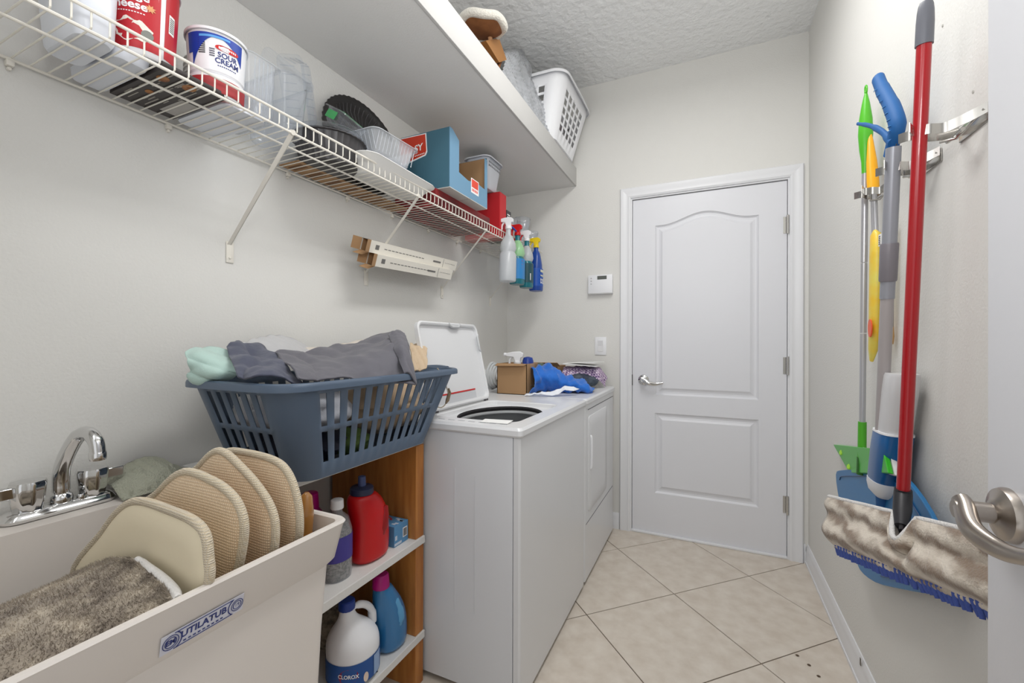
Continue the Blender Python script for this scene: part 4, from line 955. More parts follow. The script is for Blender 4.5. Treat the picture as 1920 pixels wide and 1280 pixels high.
for k in range(14): grid(bm, [[cf(va-.50, .080)(u, v) for u in (-.030+k*.0044, -.0272+k*.0044)] for v in (-.001, .001)])
obj('label_small_print', bm, INKW, l1, smooth=0)
bm = bmnew(); pts = [(math.cos(a)*(.026+.004*math.sin(5*a)), math.sin(a)*(.017+.003*math.cos(7*a))) for a in [k*2*PI/36 for k in range(36)]]
rings(bm, [[cf(va-.36, .045, .0014)(u*1.25, v*1.3) for u, v in pts]], True, False); obj('curd_picture', bm, mat('curd_white', (236, 232, 222), .6, bump=(200, .6)), l1, smooth=0)
bm = bmnew(); rings(bm, [[cf(va+.12, .040, .0017)(.010*math.cos(a), .010*math.sin(a)) for a in [k*2*PI/20 for k in range(20)]]], True, False); obj('seal', bm, mat('seal_grey', (128, 130, 124), .5), l1, smooth=0)
bm = bmnew(); rings(bm, [[cf(va+.20, .096, .0017)(u*(1 if k % 2 else .5), v*(1 if k % 2 else .5)) for k, (u, v) in enumerate([(.009*math.cos(i*PI/8), .009*math.sin(i*PI/8)) for i in range(16)])]], True, False); obj('star', bm, mat('star_gold', (220, 160, 110), .5), l1, smooth=0)
bc = band(cc, r0, kk, va+.80, va+1.06, .070, .110, PAPER, l2, 'barcode_field', .0012)
bm = bmnew()
for k in range(8): grid(bm, [[cf(va+.93, .075+k*.004, .0017)(u, v) for u in (-.0055, .0055)] for v in (0, .0018)])
obj('bars', bm, INK, bc, smooth=0, kind='stuff')
# stack of ribbed cups behind
t = thing('cup_stack', 'stack of white ribbed tubs behind the cottage cheese tub', 'tub', (-1.19, .70, WT+.005))
for k in range(9):
    z = WT+.0055+.03*(k > -1)+k*.0125
    obj('nested_tub', lathe(bmnew(), [(.048, 0), (.052, .009), (.055, .0095), (.055, .0118)], (-1.198, .690, z), seg=32), mat('ribbed_white', (232, 230, 226), .4), t)
obj('bottom_tub', lathe(bmnew(), [(.040, 0), (.048, .0305)], (-1.198, .690, WT+.0055), seg=32), mat('ribbed_white', (232, 230, 226), .4), t)
# red printed lid under the sour cream tub
sc = Vector((-1.100, .652, WT+.058)); r0s, r1s, hs_ = .056, .062, .098
st = tub('food_tub', 'white sour cream tub with blue and red label behind the shelf lip', sc, r0s, r1s, hs_, rimw=.004)
lid_ = obj('lid_under', lathe(bmnew(), [(.050, 0), (.054, .002), (.057, .048), (.052, .0515)], (-1.100, sc.y, WT+.0058), seg=40), WHITEP, st, label='white tub lid with red print lying under the tub')
lp_ = obj('print', lathe(bmnew(), [(.050, -.0006), (.050, -.0001)], (-1.100, sc.y, WT+.0058), seg=32), mat('print_red', (170, 50, 54), .5), lid_)
bm = bmnew()
for a in (0, 1.6, 3.1, 4.7):
    c = Vector((-1.100+.026*math.cos(a), sc.y+.026*math.sin(a), WT+.0050)); tube(bm, [c+Vector((.013*math.cos(k*PI/8), .010*math.sin(k*PI/8), 0)) for k in range(17)], .0012, 5, cap=False)
obj('print_swirl', bm, mat('print_pink', (226, 190, 186), .5), lp_)
band(Vector((-1.100, sc.y, WT+.006)), .0545, .06, -2.2, .9, .006, .040, mat('print_red', (170, 50, 54), .5), lid_, 'side_print', .0012)
ks = (r1s-r0s)/hs_; vs_ = math.atan2(-sc.y, -sc.x)
def sf_(a0, dz, d=.0012): return lambda u, v: Vector((sc.x+(r0s+ks*(v+dz)+d)*math.cos(a0+u/.061), sc.y+(r0s+ks*(v+dz)+d)*math.sin(a0+u/.061), sc.z+v+dz))
def blob(f, pts, m, nm, par): bm = bmnew(); rings(bm, [[f(u, v) for u, v in pts]], True, False); return obj(nm, bm, m, par, smooth=0)
def strp(f, top, bot, m, nm, par): bm = bmnew(); grid(bm, [[f(u, v) for u, v in top], [f(u, v) for u, v in bot]]); return obj(nm, bm, m, par, smooth=30)
BL1, BL2 = mat('label_royal', (20, 60, 160), .4), mat('label_sky', (90, 160, 226), .4)
us_ = [-.055+i*.0062 for i in range(19)]
lb1 = strp(sf_(vs_, .075), [(u, .011) for u in us_], [(u, .004-14*(u-.0)**2*(1 if u > 0 else 1.6)+.0*u) for u in us_], BL1, 'label', st)
strp(sf_(vs_, .075, .0016), [(u, .004+.03*math.sin((u+.05)*20)*.12) for u in us_[3:14]], [(u, -.001+.03*math.sin((u+.05)*20)*.12) for u in us_[3:14]], BL2, 'label_wave', lb1)
strp(sf_(vs_-.98, .045), [(u, .041) for u in (-.008, 0, .008)], [(u, -.004) for u in (-.008, 0, .008)], BL1, 'label_side', st)
blob(sf_(vs_+.34, .058, .0020), [(.025*math.copysign(abs(math.cos(a))**.6, math.cos(a)), .0062*math.sin(a)-.10*(.025*math.cos(a))**2*20*.3) for a in [k*2*PI/28 for k in range(28)]], INKR, 'red_banner', lb1)
bm = bmnew()
for k in range(9): grid(bm, [[sf_(vs_+.34, .058, .0025)(u, v) for u in (-.018+k*.0042, -.0155+k*.0042)] for v in (-.0022, .0022)])
obj('banner_lettering', bm, INKW, lb1, smooth=0, kind='stuff')
text('label_lettering', 'SOUR', .0165, INKB, st, sf_(vs_+.36, .0415), bold=.0004)
text('label_lettering', 'CREAM', .0165, INKB, st, sf_(vs_+.36, .0275), bold=.0004)
bm = bmnew()
for k in range(10): grid(bm, [[sf_(vs_+.36, .0165)(u, v) for u in (-.021+k*.0043, -.0182+k*.0043)] for v in (-.0012, .0012)])
obj('label_small_print', bm, INKB, st, smooth=0)
bcf = sf_(vs_-.52, .040); bm = bmnew()
for k in range(8): grid(bm, [[bcf(u, v+k*.0044) for u in (-.0075, .0075)] for v in (-.0012, .0012)])
obj('barcode', bm, INK, st, smooth=0)
bm = bmnew()
for k in range(4): grid(bm, [[sf_(vs_-.18, .036)(u, v+k*.005) for u in (-.005, .006)] for v in (-.0014, .0014)])
obj('side_print', bm, mat('ink_grey', (90, 90, 104), .5), st, smooth=0, kind='stuff')

# clear clamshells
def clambox(name, label, M, sx, sy, h, m=CLEAR, taper=.012, ribs=0, r=.02, th=.0009, top=False):
    """clear tapered box with rolled rim, opening up in its own frame"""
    M = Matrix(M); t = thing(name, label, 'container', M @ Vector((0, 0, 0)))
    def rg(o, z, r_=r): return [M @ p for p in rrect(-sx/2+o, sx/2-o, -sy/2+o, sy/2-o, r_, z, 4)]
    lst = [rg(taper+.006, 0), rg(taper, .006)]
    n = 6
    for k in range(1, n+1): lst.append(rg(taper*(1-k/n)+(.0016 if k % 2 and ribs else 0), .006+(h-.006)*k/n))
    obj('box_wall', rings(bmnew(), lst, cap1=top), m, t)
    obj('rim', rings(bmnew(), [rg(0, h), rg(-.007, h+.0005), rg(-.009, h-.004)], False, False), m, t)
    if ribs:
        bm = bmnew(); N = ribs
        for k in range(N):
            x = -sx/2+.02+(sx-.04)*k/(N-1)
            for s in (-1, 1): tube(bm, [M @ Vector((x, s*(sy/2-taper-.001), .01)), M @ Vector((x, s*(sy/2-.001), h-.004))], .0016, 5)
        N = max(3, int(ribs*sy/sx))
        for k in range(N):
            y = -sy/2+.02+(sy-.04)*k/(N-1)
            for s in (-1, 1): tube(bm, [M @ Vector((s*(sx/2-taper-.001), y, .01)), M @ Vector((s*(sx/2-.001), y, h-.004))], .0016, 5)
        obj('ribs', bm, m, t)
    return t
T = Matrix.Translation; RX = lambda a: Matrix.Rotation(a, 4, 'X'); RY = lambda a: Matrix.Rotation(a, 4, 'Y'); RZ = lambda a: Matrix.Rotation(a, 4, 'Z')
clambox('clear_container', 'clear ribbed plastic box standing right of the sour cream tub', T((-1.13, .735, WT+.002)), .17, .085, .15, CLEAR2, .006, 10)
clambox('clear_container', 'large clear plastic box standing upright in front of the bracket', T((-1.13, .832, WT+.002)), .19, .090, .155, CLEAR, .010, 0, r=.035)
clambox('clear_container', 'clear shallow lid propped upright behind the two clear boxes', T((-1.20, .90, WT+.152)) @ RX(-.15) @ RY(-1.15), .24, .16, .035, CLEAR, .02, 0)
clambox('clear_container', 'tall clear plastic clamshell tilted against the wall above the dark bowl', T((-1.16, .965, WT+.205)) @ RX(.5) @ RY(-1.25), .20, .085, .055, CLEAR, .012, 8)
# dark bowl with clear dome
c = Vector((-1.155, 1.045, WT+.001))
t = thing('dark_bowl', 'dark ribbed plastic bowl with clear lid near the shelf lip', 'bowl', c)
obj('bowl_wall', lathe(bmnew(), [(.070, 0), (.085, .004), (.108, .085), (.116, .088), (.117, .085)], c, seg=72, rib=.0014, ribn=36, cap1=False), DARKP, t, solid=.0015)
obj('clear_lid', lathe(bmnew(), [(.119, .090), (.117, .096), (.104, .112), (.09, .116), (.02, .116)], c, seg=48), CLEAR, t)
# large dark tray leaning on the wall
ax = Vector((1, -.08, .22)).normalized(); c = Vector((-1.226, 1.285, WT+.192))
t = thing('dark_tray', 'large round black tray leaning on the wall behind the clear boxes', 'tray', c)
obj('tray_disk', lathe(bmnew(), [(.02, -.016), (.155, -.016), (.176, .0), (.192, .003), (.193, .0)], c, ax, 96, rib=.0016, ribn=48, cap1=False), BLACKP, t, solid=.002)
bm = bmnew()
Mq = ax.to_track_quat('Z', 'Y').to_matrix()
for k in range(48):
    a = k*2*PI/48; tube(bm, [c+Mq @ Vector((.05*math.cos(a), .05*math.sin(a), -.0145)), c+Mq @ Vector((.143*math.cos(a), .143*math.sin(a), -.0145)), c+Mq @ Vector((.165*math.cos(a), .165*math.sin(a), .001))], .0016, 5)
obj('tray_ribs', bm, DARKP, t)
# green label clamshell
Mg = T((-1.115, 1.055, WT+.128)) @ RZ(-.1) @ RX(-.25) @ RY(.55)
t = clambox('clear_clamshell', 'small clear clamshell with a green label resting on the dark bowl', Mg, .12, .10, .045, CLEAR, .008, 0, top=True)
bm = bmnew(); prism(bm, [Mg @ Vector(p) for p in ((.01, -.045, .0475), (.05, -.045, .0475), (.05, .03, .0475), (.01, .03, .0475))], (0, 0, .0008))
Mfront = [Mg @ Vector(p) for p in ((-.035, -.0505, .010), (.030, -.0505, .010), (.030, -.0505, .036), (-.035, -.0505, .036))]
gl = obj('green_label', prism(bm, Mfront, Mg.to_3x3() @ Vector((0, -.0008, 0))), mat('label_green', (52, 160, 84), .4), t, smooth=0)
bm = bmnew(); prism(bm, [Mg @ Vector(p) for p in ((.018, -.04, .0485), (.026, -.04, .0485), (.026, .02, .0485), (.018, .02, .0485))], (0, 0, .0005)); obj('label_stripe', bm, mat('label_lime', (150, 210, 40), .4), gl, smooth=0)
# white trays
c0 = Vector((-1.145, 1.27, WT+.001))
t = thing('foam_tray', 'white foam tray poking over the shelf lip beside the blue box', 'tray', c0)
def tr(o, z, r): return [Vector((p.x-(p.y-1.27)*.02, p.y, p.z)) for p in rrect(-1.198+o, -1.000-o, 1.06+o, 1.470-o, r, z, 8)]
obj('tray_shell', rings(bmnew(), [tr(.055, WT+.004, .06), tr(.045, WT+.007, .06), tr(.008, WT+.046, .055), tr(0, WT+.050, .055), tr(.002, WT+.053, .055), tr(.012, WT+.050, .05), tr(.055, WT+.012, .06)]), mat('foam_white', (240, 240, 238), .7, bump=(300, .1)), t)
def tq(o, z, r): return rrect(-1.195+o, -1.045-o, 1.14+o, 1.415-o, r, WT+z, 8)
t = thing('meal_tray', 'black-edged white tray stacked on the white foam tray', 'tray', (-1.15, 1.27, WT+.054))
obj('black_tray', rings(bmnew(), [tq(.02, .054, .05), tq(.004, .058, .05), tq(0, .070, .05), tq(.006, .070, .045)]), BLACKP, t)
obj('white_lid', rings(bmnew(), [tq(.006, .0705, .045), tq(.004, .076, .045), tq(.018, .092, .04), tq(.026, .094, .04)]), WHITE2, t)
clambox('berry_box', 'ribbed milky plastic box on top of the white trays', T((-1.125, 1.262, WT+.0975)) @ RZ(1.5708) @ RY(-.03), .235, .16, .075, clearmat('milky_clear', haze=.5, refl=.25, rough=.15), .02, 12, r=.03)
# blue display box on a low red carton
t = thing('red_carton', 'low red carton under the blue display box', 'box', (-1.14, 1.72, WT))
obj('carton', bx(-1.262, -1.045, 1.50, 1.985, WT, WT+.074, .0015), mat('carton_darkred', (150, 34, 38), .5, var=((96, 30, 34), 14, .15)), t, smooth=0)
bm = bmnew()
for k in range(5): box(bm, -1.22+.03*k, -1.205+.03*k, 1.52, 1.96, WT-.0006, WT-.0001)
obj('dark_print', bm, mat('print_maroon', (70, 36, 40), .5), t, smooth=0, kind='stuff')
BZ0, BZ1, BX0, BX1, BY0, BY1 = WT+.0765, 2.062, -1.242, -.986, 1.515, 1.846
H_ = BZ1-BZ0
BOXB = mat('box_steel_blue', (66, 108, 126), .5); BOXL = mat('box_light_blue', (112, 154, 184), .5)
t = thing('display_box', 'blue open-fronted display box with orange label', 'box', (-1.11, 1.68, BZ0))
w_ = .003
obj('side_panel', bx(BX0, BX1-w_, BY0, BY0+w_, BZ0, BZ1), BOXB, t, smooth=0)
obj('side_panel', bx(BX0, BX1-w_, BY1-w_, BY1, BZ0, BZ1-.004), BOXB, t, smooth=0)
obj('back_panel', bx(BX0, BX0+w_, BY0+w_, BY1-w_, BZ0, BZ1), CARD, t, smooth=0)
obj('inner_lining', bx(BX0+w_, BX1-.01, BY1-w_-.002, BY1-w_, BZ0+.01, BZ1-.006), CARD, t, smooth=0)
obj('inner_lining', bx(BX0+w_, BX1-w_, BY0+w_, BY0+w_+.002, BZ0+.01, BZ1-.004), CARD, t, smooth=0)
obj('inner_lining', bx(BX0+w_, BX0+w_+.002, BY0+.01, BY1-.01, BZ0+.01, BZ1-.004), CARD, t, smooth=0)
for a in ((BY0, (BY0+BY1)/2-.002), ((BY0+BY1)/2+.002, BY1)):
    obj('bottom_flap', bx(BX0, BX1, a[0], a[1], BZ0-.003, BZ0), CARDL, t, smooth=0)
H_ = BZ1-BZ0
fr = [(BY0, 0), (BY1, 0), (BY1, H_*.93), (BY1-.024, H_*.95), (BY1-.024, H_*.34), (BY1-.10, H_*.36), (BY0+.150, H_*.30), (BY0+.072, H_*.34), (BY0+.072, H_*.88), (BY0+.02, H_*.995), (BY0, H_)]
bm = bmnew(); vv = [bm.verts.new((BX1-w_, y, BZ0+z)) for y, z in fr]; f = bm.faces.new(vv); ex = bmesh.ops.extrude_face_region(bm, geom=[f]); bmesh.ops.translate(bm, vec=(w_, 0, 0), verts=[v for v in ex['geom'] if isinstance(v, bmesh.types.BMVert)])
obj('front_panel', bm, BOXL, t, smooth=0)
lo = obj('front_label', bx(BX1, BX1+.0006, BY0+.175, BY0+.245, BZ0+.032, BZ0+.098), INKW, t, smooth=0)
obj('label_patch', bx(BX1+.0006, BX1+.0010, BY0+.180, BY0+.240, BZ0+.058, BZ0+.094), mat('label_orange', (228, 74, 54), .4), lo, smooth=0)
bm = bmnew()
for k in range(5): box(bm, BX1+.0006, BX1+.001, BY0+.184+k*.011, BY0+.191+k*.011, BZ0+.040, BZ0+.052)
obj('label_lettering', bm, mat('label_orange', (228, 74, 54), .4), lo, smooth=0)
sl_ = [(-1.242, BZ1-.002), (-1.106, BZ1-.004), (-1.100, BZ1-.085), (-1.108, BZ1-.100), (-1.242, BZ1-.128)]
ls = obj('side_label', prism(bmnew(), [(x, BY0, z) for x, z in sl_], (0, -.0008, 0)), INKW, t, smooth=0)
obj('label_patch', prism(bmnew(), [(x-.005, BY0-.0008, z+(-.004 if z > BZ1-.01 else .005)) for x, z in sl_], (0, -.0005, 0)), mat('label_orange_dark', (206, 60, 36), .4), ls, smooth=0)
text('label_lettering', 'SY', .040, INKW, ls, plane_fn((-1.145, BY0-.0018, BZ1-.062), (1, 0, .12), (0, 0, 1)), bold=.001)
bm = bmnew()
for k in range(6): box(bm, -1.165+k*.009, -1.159+k*.009, BY0-.0018, BY0-.0014, BZ1-.096+k*.001, BZ1-.092+k*.001)
obj('label_small_print', bm, INKW, ls, smooth=0)
# upright red carton and its neighbours
t = thing('red_carton', 'upright bright red carton right of the blue display box', 'box', (-1.14, 2.12, WT))
obj('carton', bx(-1.255, -1.036, 2.085, 2.165, WT, WT+.245, .0015), REDBOX, t, smooth=0)
bm = bmnew(); prism(bm, [(-1.036, 2.142, WT+.212), (-1.036, 2.158, WT+.215), (-1.036, 2.160, WT+.200), (-1.036, 2.144, WT+.195)], (.0006, 0, 0)); obj('tab_hole', bm, INK, t, smooth=0)
obj('side_face', bx(-1.0359, -1.0353, 2.088, 2.162, WT+.004, WT+.240), REDBOX, t, smooth=0)
t = thing('spice_pack', 'black carton with white lettering beside the upright red carton', 'box', (-1.08, 2.20, WT))
obj('carton', bx(-1.16, -1.036, 2.172, 2.228, WT, WT+.170, .001), mat('carton_black', (52, 50, 54), .4), t, smooth=0)
bm = bmnew()
for k in range(9): box(bm, -1.0359, -1.0354, 2.180, 2.214+.006*(k % 2), WT+.035+k*.0135, WT+.042+k*.0135)
obj('print', bm, INKW, t, smooth=0, kind='stuff')
t = thing('orange_bottle', 'orange red bottle with clear cap at the far end of the wire shelf', 'bottle', (-1.07, 2.27, WT))
obj('bottle_body', lathe(bmnew(), [(.024, 0), (.028, .004), (.028, .105), (.015, .132), (.012, .145)], (-1.072, 2.272, WT), seg=24), mat('orange_red', (222, 62, 20), .3), t)
obj('cap', lathe(bmnew(), [(.013, 0), (.014, .003), (.013, .03), (.006, .034)], (-1.072, 2.272, WT+.143), seg=20), mat('cap_amber', (190, 140, 90), .3), t)
t = thing('red_pack', 'small red patterned pack in front of the black carton', 'box', (-1.05, 2.36, WT))
obj('pack_body', bx(-1.085, -1.038, 2.305, 2.345, WT, WT+.048, .004), RED, t)
bm = bmnew()
for k in range(14): a, b2 = random.uniform(2.31, 2.340), random.uniform(.006, .042); lathe(bm, [(.0028, 0), (.0028, .0006)], (-1.038, a, WT+b2), (1, 0, 0), 8)
obj('dots', bm, INKW, t)
t = thing('clear_container', 'white plastic food basket on top of the cartons behind the blue box', 'container', (-1.06, 1.975, 1.96))
bpy.data.objects.remove(t)
wc = Vector((-1.125, 2.065, 1.9845))
t = thing('salad_tub', 'white plastic tub with wide rim behind the blue display box', 'tub', wc)
obj('tub_body', rings(bmnew(), [rrect(wc.x-a, wc.x+a, wc.y-b2, wc.y+b2, r, wc.z+z, 6) for a, b2, r, z in ((.048, .060, .03, 0), (.056, .068, .035, .01), (.060, .074, .035, .05), (.066, .082, .035, .10), (.070, .088, .036, .155))], cap1=False), WHITE2, t, solid=.0015)
obj('rim', rings(bmnew(), [rrect(wc.x-a, wc.x+a, wc.y-b2, wc.y+b2, .04, wc.z+z, 6) for a, b2, z in ((.070, .088, .155), (.080, .098, .157), (.081, .099, .150))], False, False), WHITE2, t, solid=.0015)
bm = bmnew()
for k in range(9):
    for z in (.108, .126): box(bm, wc.x+.066+(z-.1)*.1, wc.x+.0685+(z-.1)*.1, wc.y-.066+k*.0155, wc.y-.058+k*.0155, wc.z+z, wc.z+z+.009)
obj('slots', bm, mat('slot_grey', (150, 152, 156), .5), t, smooth=0, kind='stuff')
# crumpled clear vases at the far end
for k, (x, y, r, h, lb_) in enumerate(((-1.14, 2.42, .050, .19, 'clear crinkled plastic vase nearest the orange bottle'), (-1.10, 2.53, .050, .22, 'tallest clear crinkled plastic vase at the far end of the wire shelf'), (-1.09, 2.65, .048, .16, 'clear crinkled plastic vase against the back wall'))):
    t = thing('clear_vase', lb_, 'vase', (x, y, WT), 'clear vases on the wire shelf')
    pr = [(r*.7, 0), (r*.8, .004), (r, h*.3), (r*.72, h*.55), (r*.95, h*.8), (r*1.1, h)]
    obj('vase_wall', lathe(bmnew(), pr, (x, y, WT), seg=40, rib=.003, ribn=10, cap1=False), CLEAR2, t, solid=.0012)
    obj('foot_ring', lathe(bmnew(), [(r*.8, 0), (r*.85, .003), (r*.8, .006)], (x, y, WT), seg=24), CLEAR2, t)
# brown flat cardboard at the wall under the dark tray
t = thing('cardboard_sheet', 'flat brown cardboard lying along the wall under the trays', 'cardboard', (-1.23, 1.22, WT))
obj('sheet', bx(-1.275, -1.185, .95, 1.49, WT-.0001, WT+.0028), CARD, t, smooth=0)
bm = bmnew()
for k in range(7): box(bm, -1.262, -1.20, .97+k*.075, 1.0+k*.075, WT-.0006, WT-.0001)
obj('print', bm, mat('card_dark', (120, 84, 52), .7), t, smooth=0, kind='stuff')

# ---- spray bottles hooked over the lip
def sprayer(label, y, x, zt, w, d, h, m, lbm=None, headm=WHITEP, trigm=WHITEP, tilt=0, neckm=None, liquid=None, shape=0):
    t = thing('spray_bottle', label, 'bottle', (x, y, zt-h), 'spray bottles hooked over the shelf lip')
    zb = zt-h
    if shape == 0:
        cs = [(0, d*.92, w*.92, 0), (0, d, w, .008), (0, d, w, h*.50), (0, d*.8, w*.80, h*.55), (0, d, w*.92, h*.62), (0, d*.9, w*.82, h*.72), (0, d*.6, w*.42, h*.83), (0, .014, .014, h*.88), (0, .013, .013, h)]
    else:
        cs = [(0, d*.92, w*.92, 0), (0, d, w, .008), (0, d, w*.98, h*.35), (0, d*.9, w*.80, h*.60), (0, d*.75, w*.62, h*.75), (0, d*.6, w*.45, h*.86), (0, .014, .014, h*.92), (0, .013, .013, h)]
    sh = lambda z: tilt*(h-z)
    obj('bottle_body', rings(bmnew(), [ell((x+.25*sh(z), y-sh(z)), a, b2, zb+z, 24, 2.5) for _, a, b2, z in cs]), m, t, smooth=50)
    if neckm: obj('neck_sleeve', rings(bmnew(), [ell((x+.25*sh(z), y-sh(z)), a+.0008, b2+.0008, zb+z, 24, 2.5) for _, a, b2, z in cs if h*.5 < z < h*.9], False, False), neckm, t)
    if lbm:
        lo_ = [c for c in cs if c[3] <= h*.62]
        L = obj('label', rings(bmnew(), [ell((x+.25*sh(z), y-sh(z)), d+.001, w+.001, zb+z, 24, 2.5) for z in (h*.10, h*.50)], False, False), lbm, t)
    nozzle(t, (x, y, zt-.002), headm, trigm, (-1, -.15, 0), 1.15)
    return t
ZS = 1.762
clrb = mat('milky_bottle', (222, 226, 230), .3, trans=.35)
t = sprayer('milky white spray bottle, nearest of those hooked over the shelf lip', 2.115, -.998, ZS+.020, .050, .042, .292, clrb, tilt=.07)
obj('blue_trigger', tube(bmnew(), crom([(-1.012, 2.125, ZS+.045), (-.985, 2.14, ZS+.030), (-.972, 2.16, ZS+.012)], 4), .005, 8), mat('trigger_blue', (30, 60, 150), .35), t)
t2 = sprayer('teal spray bottle with green neck and red trigger hooked on the shelf lip', 2.235, -.997, ZS+.012, .046, .040, .285, mat('liquid_teal', (20, 110, 122), .25), mat('label_cyan', (40, 130, 196), .4), RED, RED, .05, mat('neck_green', (150, 200, 150), .3))
lt = [o for o in t2.children if o.name.startswith('label')][0]
bm = bmnew()
for z in (.125, .105, .088): box(bm, -.9562, -.9557, 2.205, 2.245, ZS-.273+z, ZS-.273+z+.008)
obj('label_print', bm, INKR, lt, smooth=0)
t3 = sprayer('teal spray bottle with white and red head, third of those on the shelf lip', 2.365, -.995, ZS+.008, .044, .038, .285, mat('liquid_teal', (20, 110, 122), .25), mat('label_dark_green', (24, 74, 84), .4), WHITEP, RED, .04, clrb)
lt = [o for o in t3.children if o.name.startswith('label')][0]
obj('label_print', bx(-.9565, -.9560, 2.325, 2.365, ZS-.235, ZS-.195), INKW, lt, smooth=0)
YEL = mat('trigger_yellow', (236, 206, 20), .35)
t4 = sprayer('royal blue spray bottle with yellow trigger at the far end of the shelf lip', 2.505, -.990, ZS-.004, .048, .040, .275, mat('bottle_royal', (22, 70, 156), .3), mat('label_royal2', (26, 84, 176), .4), YEL, YEL, .0, None, shape=1)
lt = [o for o in t4.children if o.name.startswith('label')][0]
bm = bmnew(); box(bm, -.9490, -.9485, 2.475, 2.525, ZS-.165, ZS-.150); box(bm, -.9490, -.9485, 2.475, 2.520, ZS-.190, ZS-.182)
obj('label_print', bm, mat('label_cream2', (220, 220, 200), .5), lt, smooth=0)
text('label_lettering', 'D2', .040, INKW, lt, plane_fn((-.9484, 2.497, ZS-.222), (0, 1, 0), (0, 0, 1)), bold=.001)

# ================================================================ upper shelf
UZ = 2.2995
t = thing('fleece_stool', 'brown padded stool with white fleece edge on the upper shelf', 'stool', (-.92, 1.52, UZ))
SUE = mat('suede_brown', (150, 98, 56), .85, var=((120, 74, 40), 20, .2))
c = at(903, 62, x=-.885)-Vector((0, 0, .05))
obj('seat_underside', lathe(bmnew(), [(.015, .048), (.070, .050), (.090, .062), (.094, .080), (.06, .090)], c, (.1, -.15, 1), 36), SUE, t)
bm = bmnew(); Mz = Vector((.1, -.15, 1)).to_track_quat('Z', 'Y').to_matrix(); pts = [c+Mz @ Vector((.094*math.cos(a), .094*math.sin(a), .074+.004*math.sin(5*a))) for a in [k*2*PI/40 for k in range(41)]]
tube(bm, pts, .017, 12, cap=False); obj('fleece_edge', bm, mat('fleece_white', (226, 222, 212), .95, bump=(160, 1.2), sheen=.3), t, label='white fleece edge')
obj('dowel', tube(bmnew(), [at(915, 38, x=-.868), at(920, 78, x=-.868)], .0095, 14), mat('dowel_wood', (206, 156, 112), .6), t)
obj('foot_block', prism(bmnew(), [at(911, 76, x=-.852), at(936, 72, x=-.852), at(950, 112, x=-.845), at(936, 117, x=-.845)], (-.03, 0, 0)), mat('block_brown', (156, 108, 58), .6), t, smooth=0)
obj('base_board', bx(-1.02, -.82, 1.46, 1.78, UZ, UZ+.012, .003), SUE, t)
obj('post', tube(bmnew(), [(-.885, 1.70, UZ+.01), at(940, 108, x=-.86)], .009, 10), SUE, t)
tag(obj('wire_coil', tube(bmnew(), [Vector((-.90+.05*math.cos(k*.7), 1.30+.006*k*.35, UZ+.05+.035*math.sin(k*.7))) for k in range(60)], .0022, 6), mat('dark_wire', (84, 74, 64), .4)), 'coil of dark wire on the upper shelf at the top edge of the view', 'wire')
BG2 = clearmat('bag_film', haze=.42, refl=.5, rough=.22)
cloth('plastic_bag', 'crumpled clear plastic bag between the stool and the white basket', 'bag',
      [[(-.83, 1.66, UZ+.004), (-.82, 1.78, UZ+.004), (-.815, 1.90, UZ+.004), (-.81, 2.02, UZ+.004), (-.806, 2.14, UZ+.003), (-.803, 2.26, UZ+.002)],
       [A(948, 118, x=-.84), A(968, 135, x=-.835), A(985, 160, x=-.83), A(1000, 190, x=-.825), A(1018, 220, x=-.815), A(1036, 246, x=-.808)],
       [A(946, 100, x=-.88), A(970, 100, x=-.88), A(988, 118, x=-.875), A(1000, 160, x=-.86), A(1016, 192, x=-.85), A(1032, 222, x=-.83)],
       [A(940, 96, x=-.95), A(965, 92, x=-.96), A(986, 104, x=-.96), A(998, 140, x=-.95), A(1008, 175, x=-.93), A(1020, 205, x=-.90)]], BG2, .010, 10, 17, .008, 70, (.6, 1, .7), .002, 10, 10)
wb = thing('laundry_basket', 'white square-holed laundry basket on the far end of the upper shelf', 'basket', (-.94, 2.42, UZ))
xs = [(1.0, 0)]+[(.8, 1), (.45, 0)]*5+[(.1, 0)]
ys = [(.2, 0)]+[(1, 1), (.55, 0)]*5+[(.5, 0)]
basket(wb, (-1.13, -.785, 2.235, 2.645), (-1.19, -.700, 2.165, 2.700), .06, .075, UZ, UZ+.315, WHITEP, xs, ys, [(.9, 0)]+[(.46, 1), (.20, 0)]*5+[(.8, 0)], rim=.016, wall=.003)
tag(obj('red_cloth', lump(bmnew(), (-.95, 2.45, UZ+.075), (.14, .17, .055), 31, .10, 30, 18), mat('cloth_red', (180, 40, 46), .85)), 'red cloth at the bottom of the white laundry basket', 'cloth')
tag(obj('white_cloth', lump(bmnew(), (-.95, 2.44, UZ+.19), (.16, .19, .055), 33, .12, 30, 18), mat('cloth_pale', (206, 208, 212), .85)), 'pale grey cloth on top of the red cloth in the white basket', 'cloth')

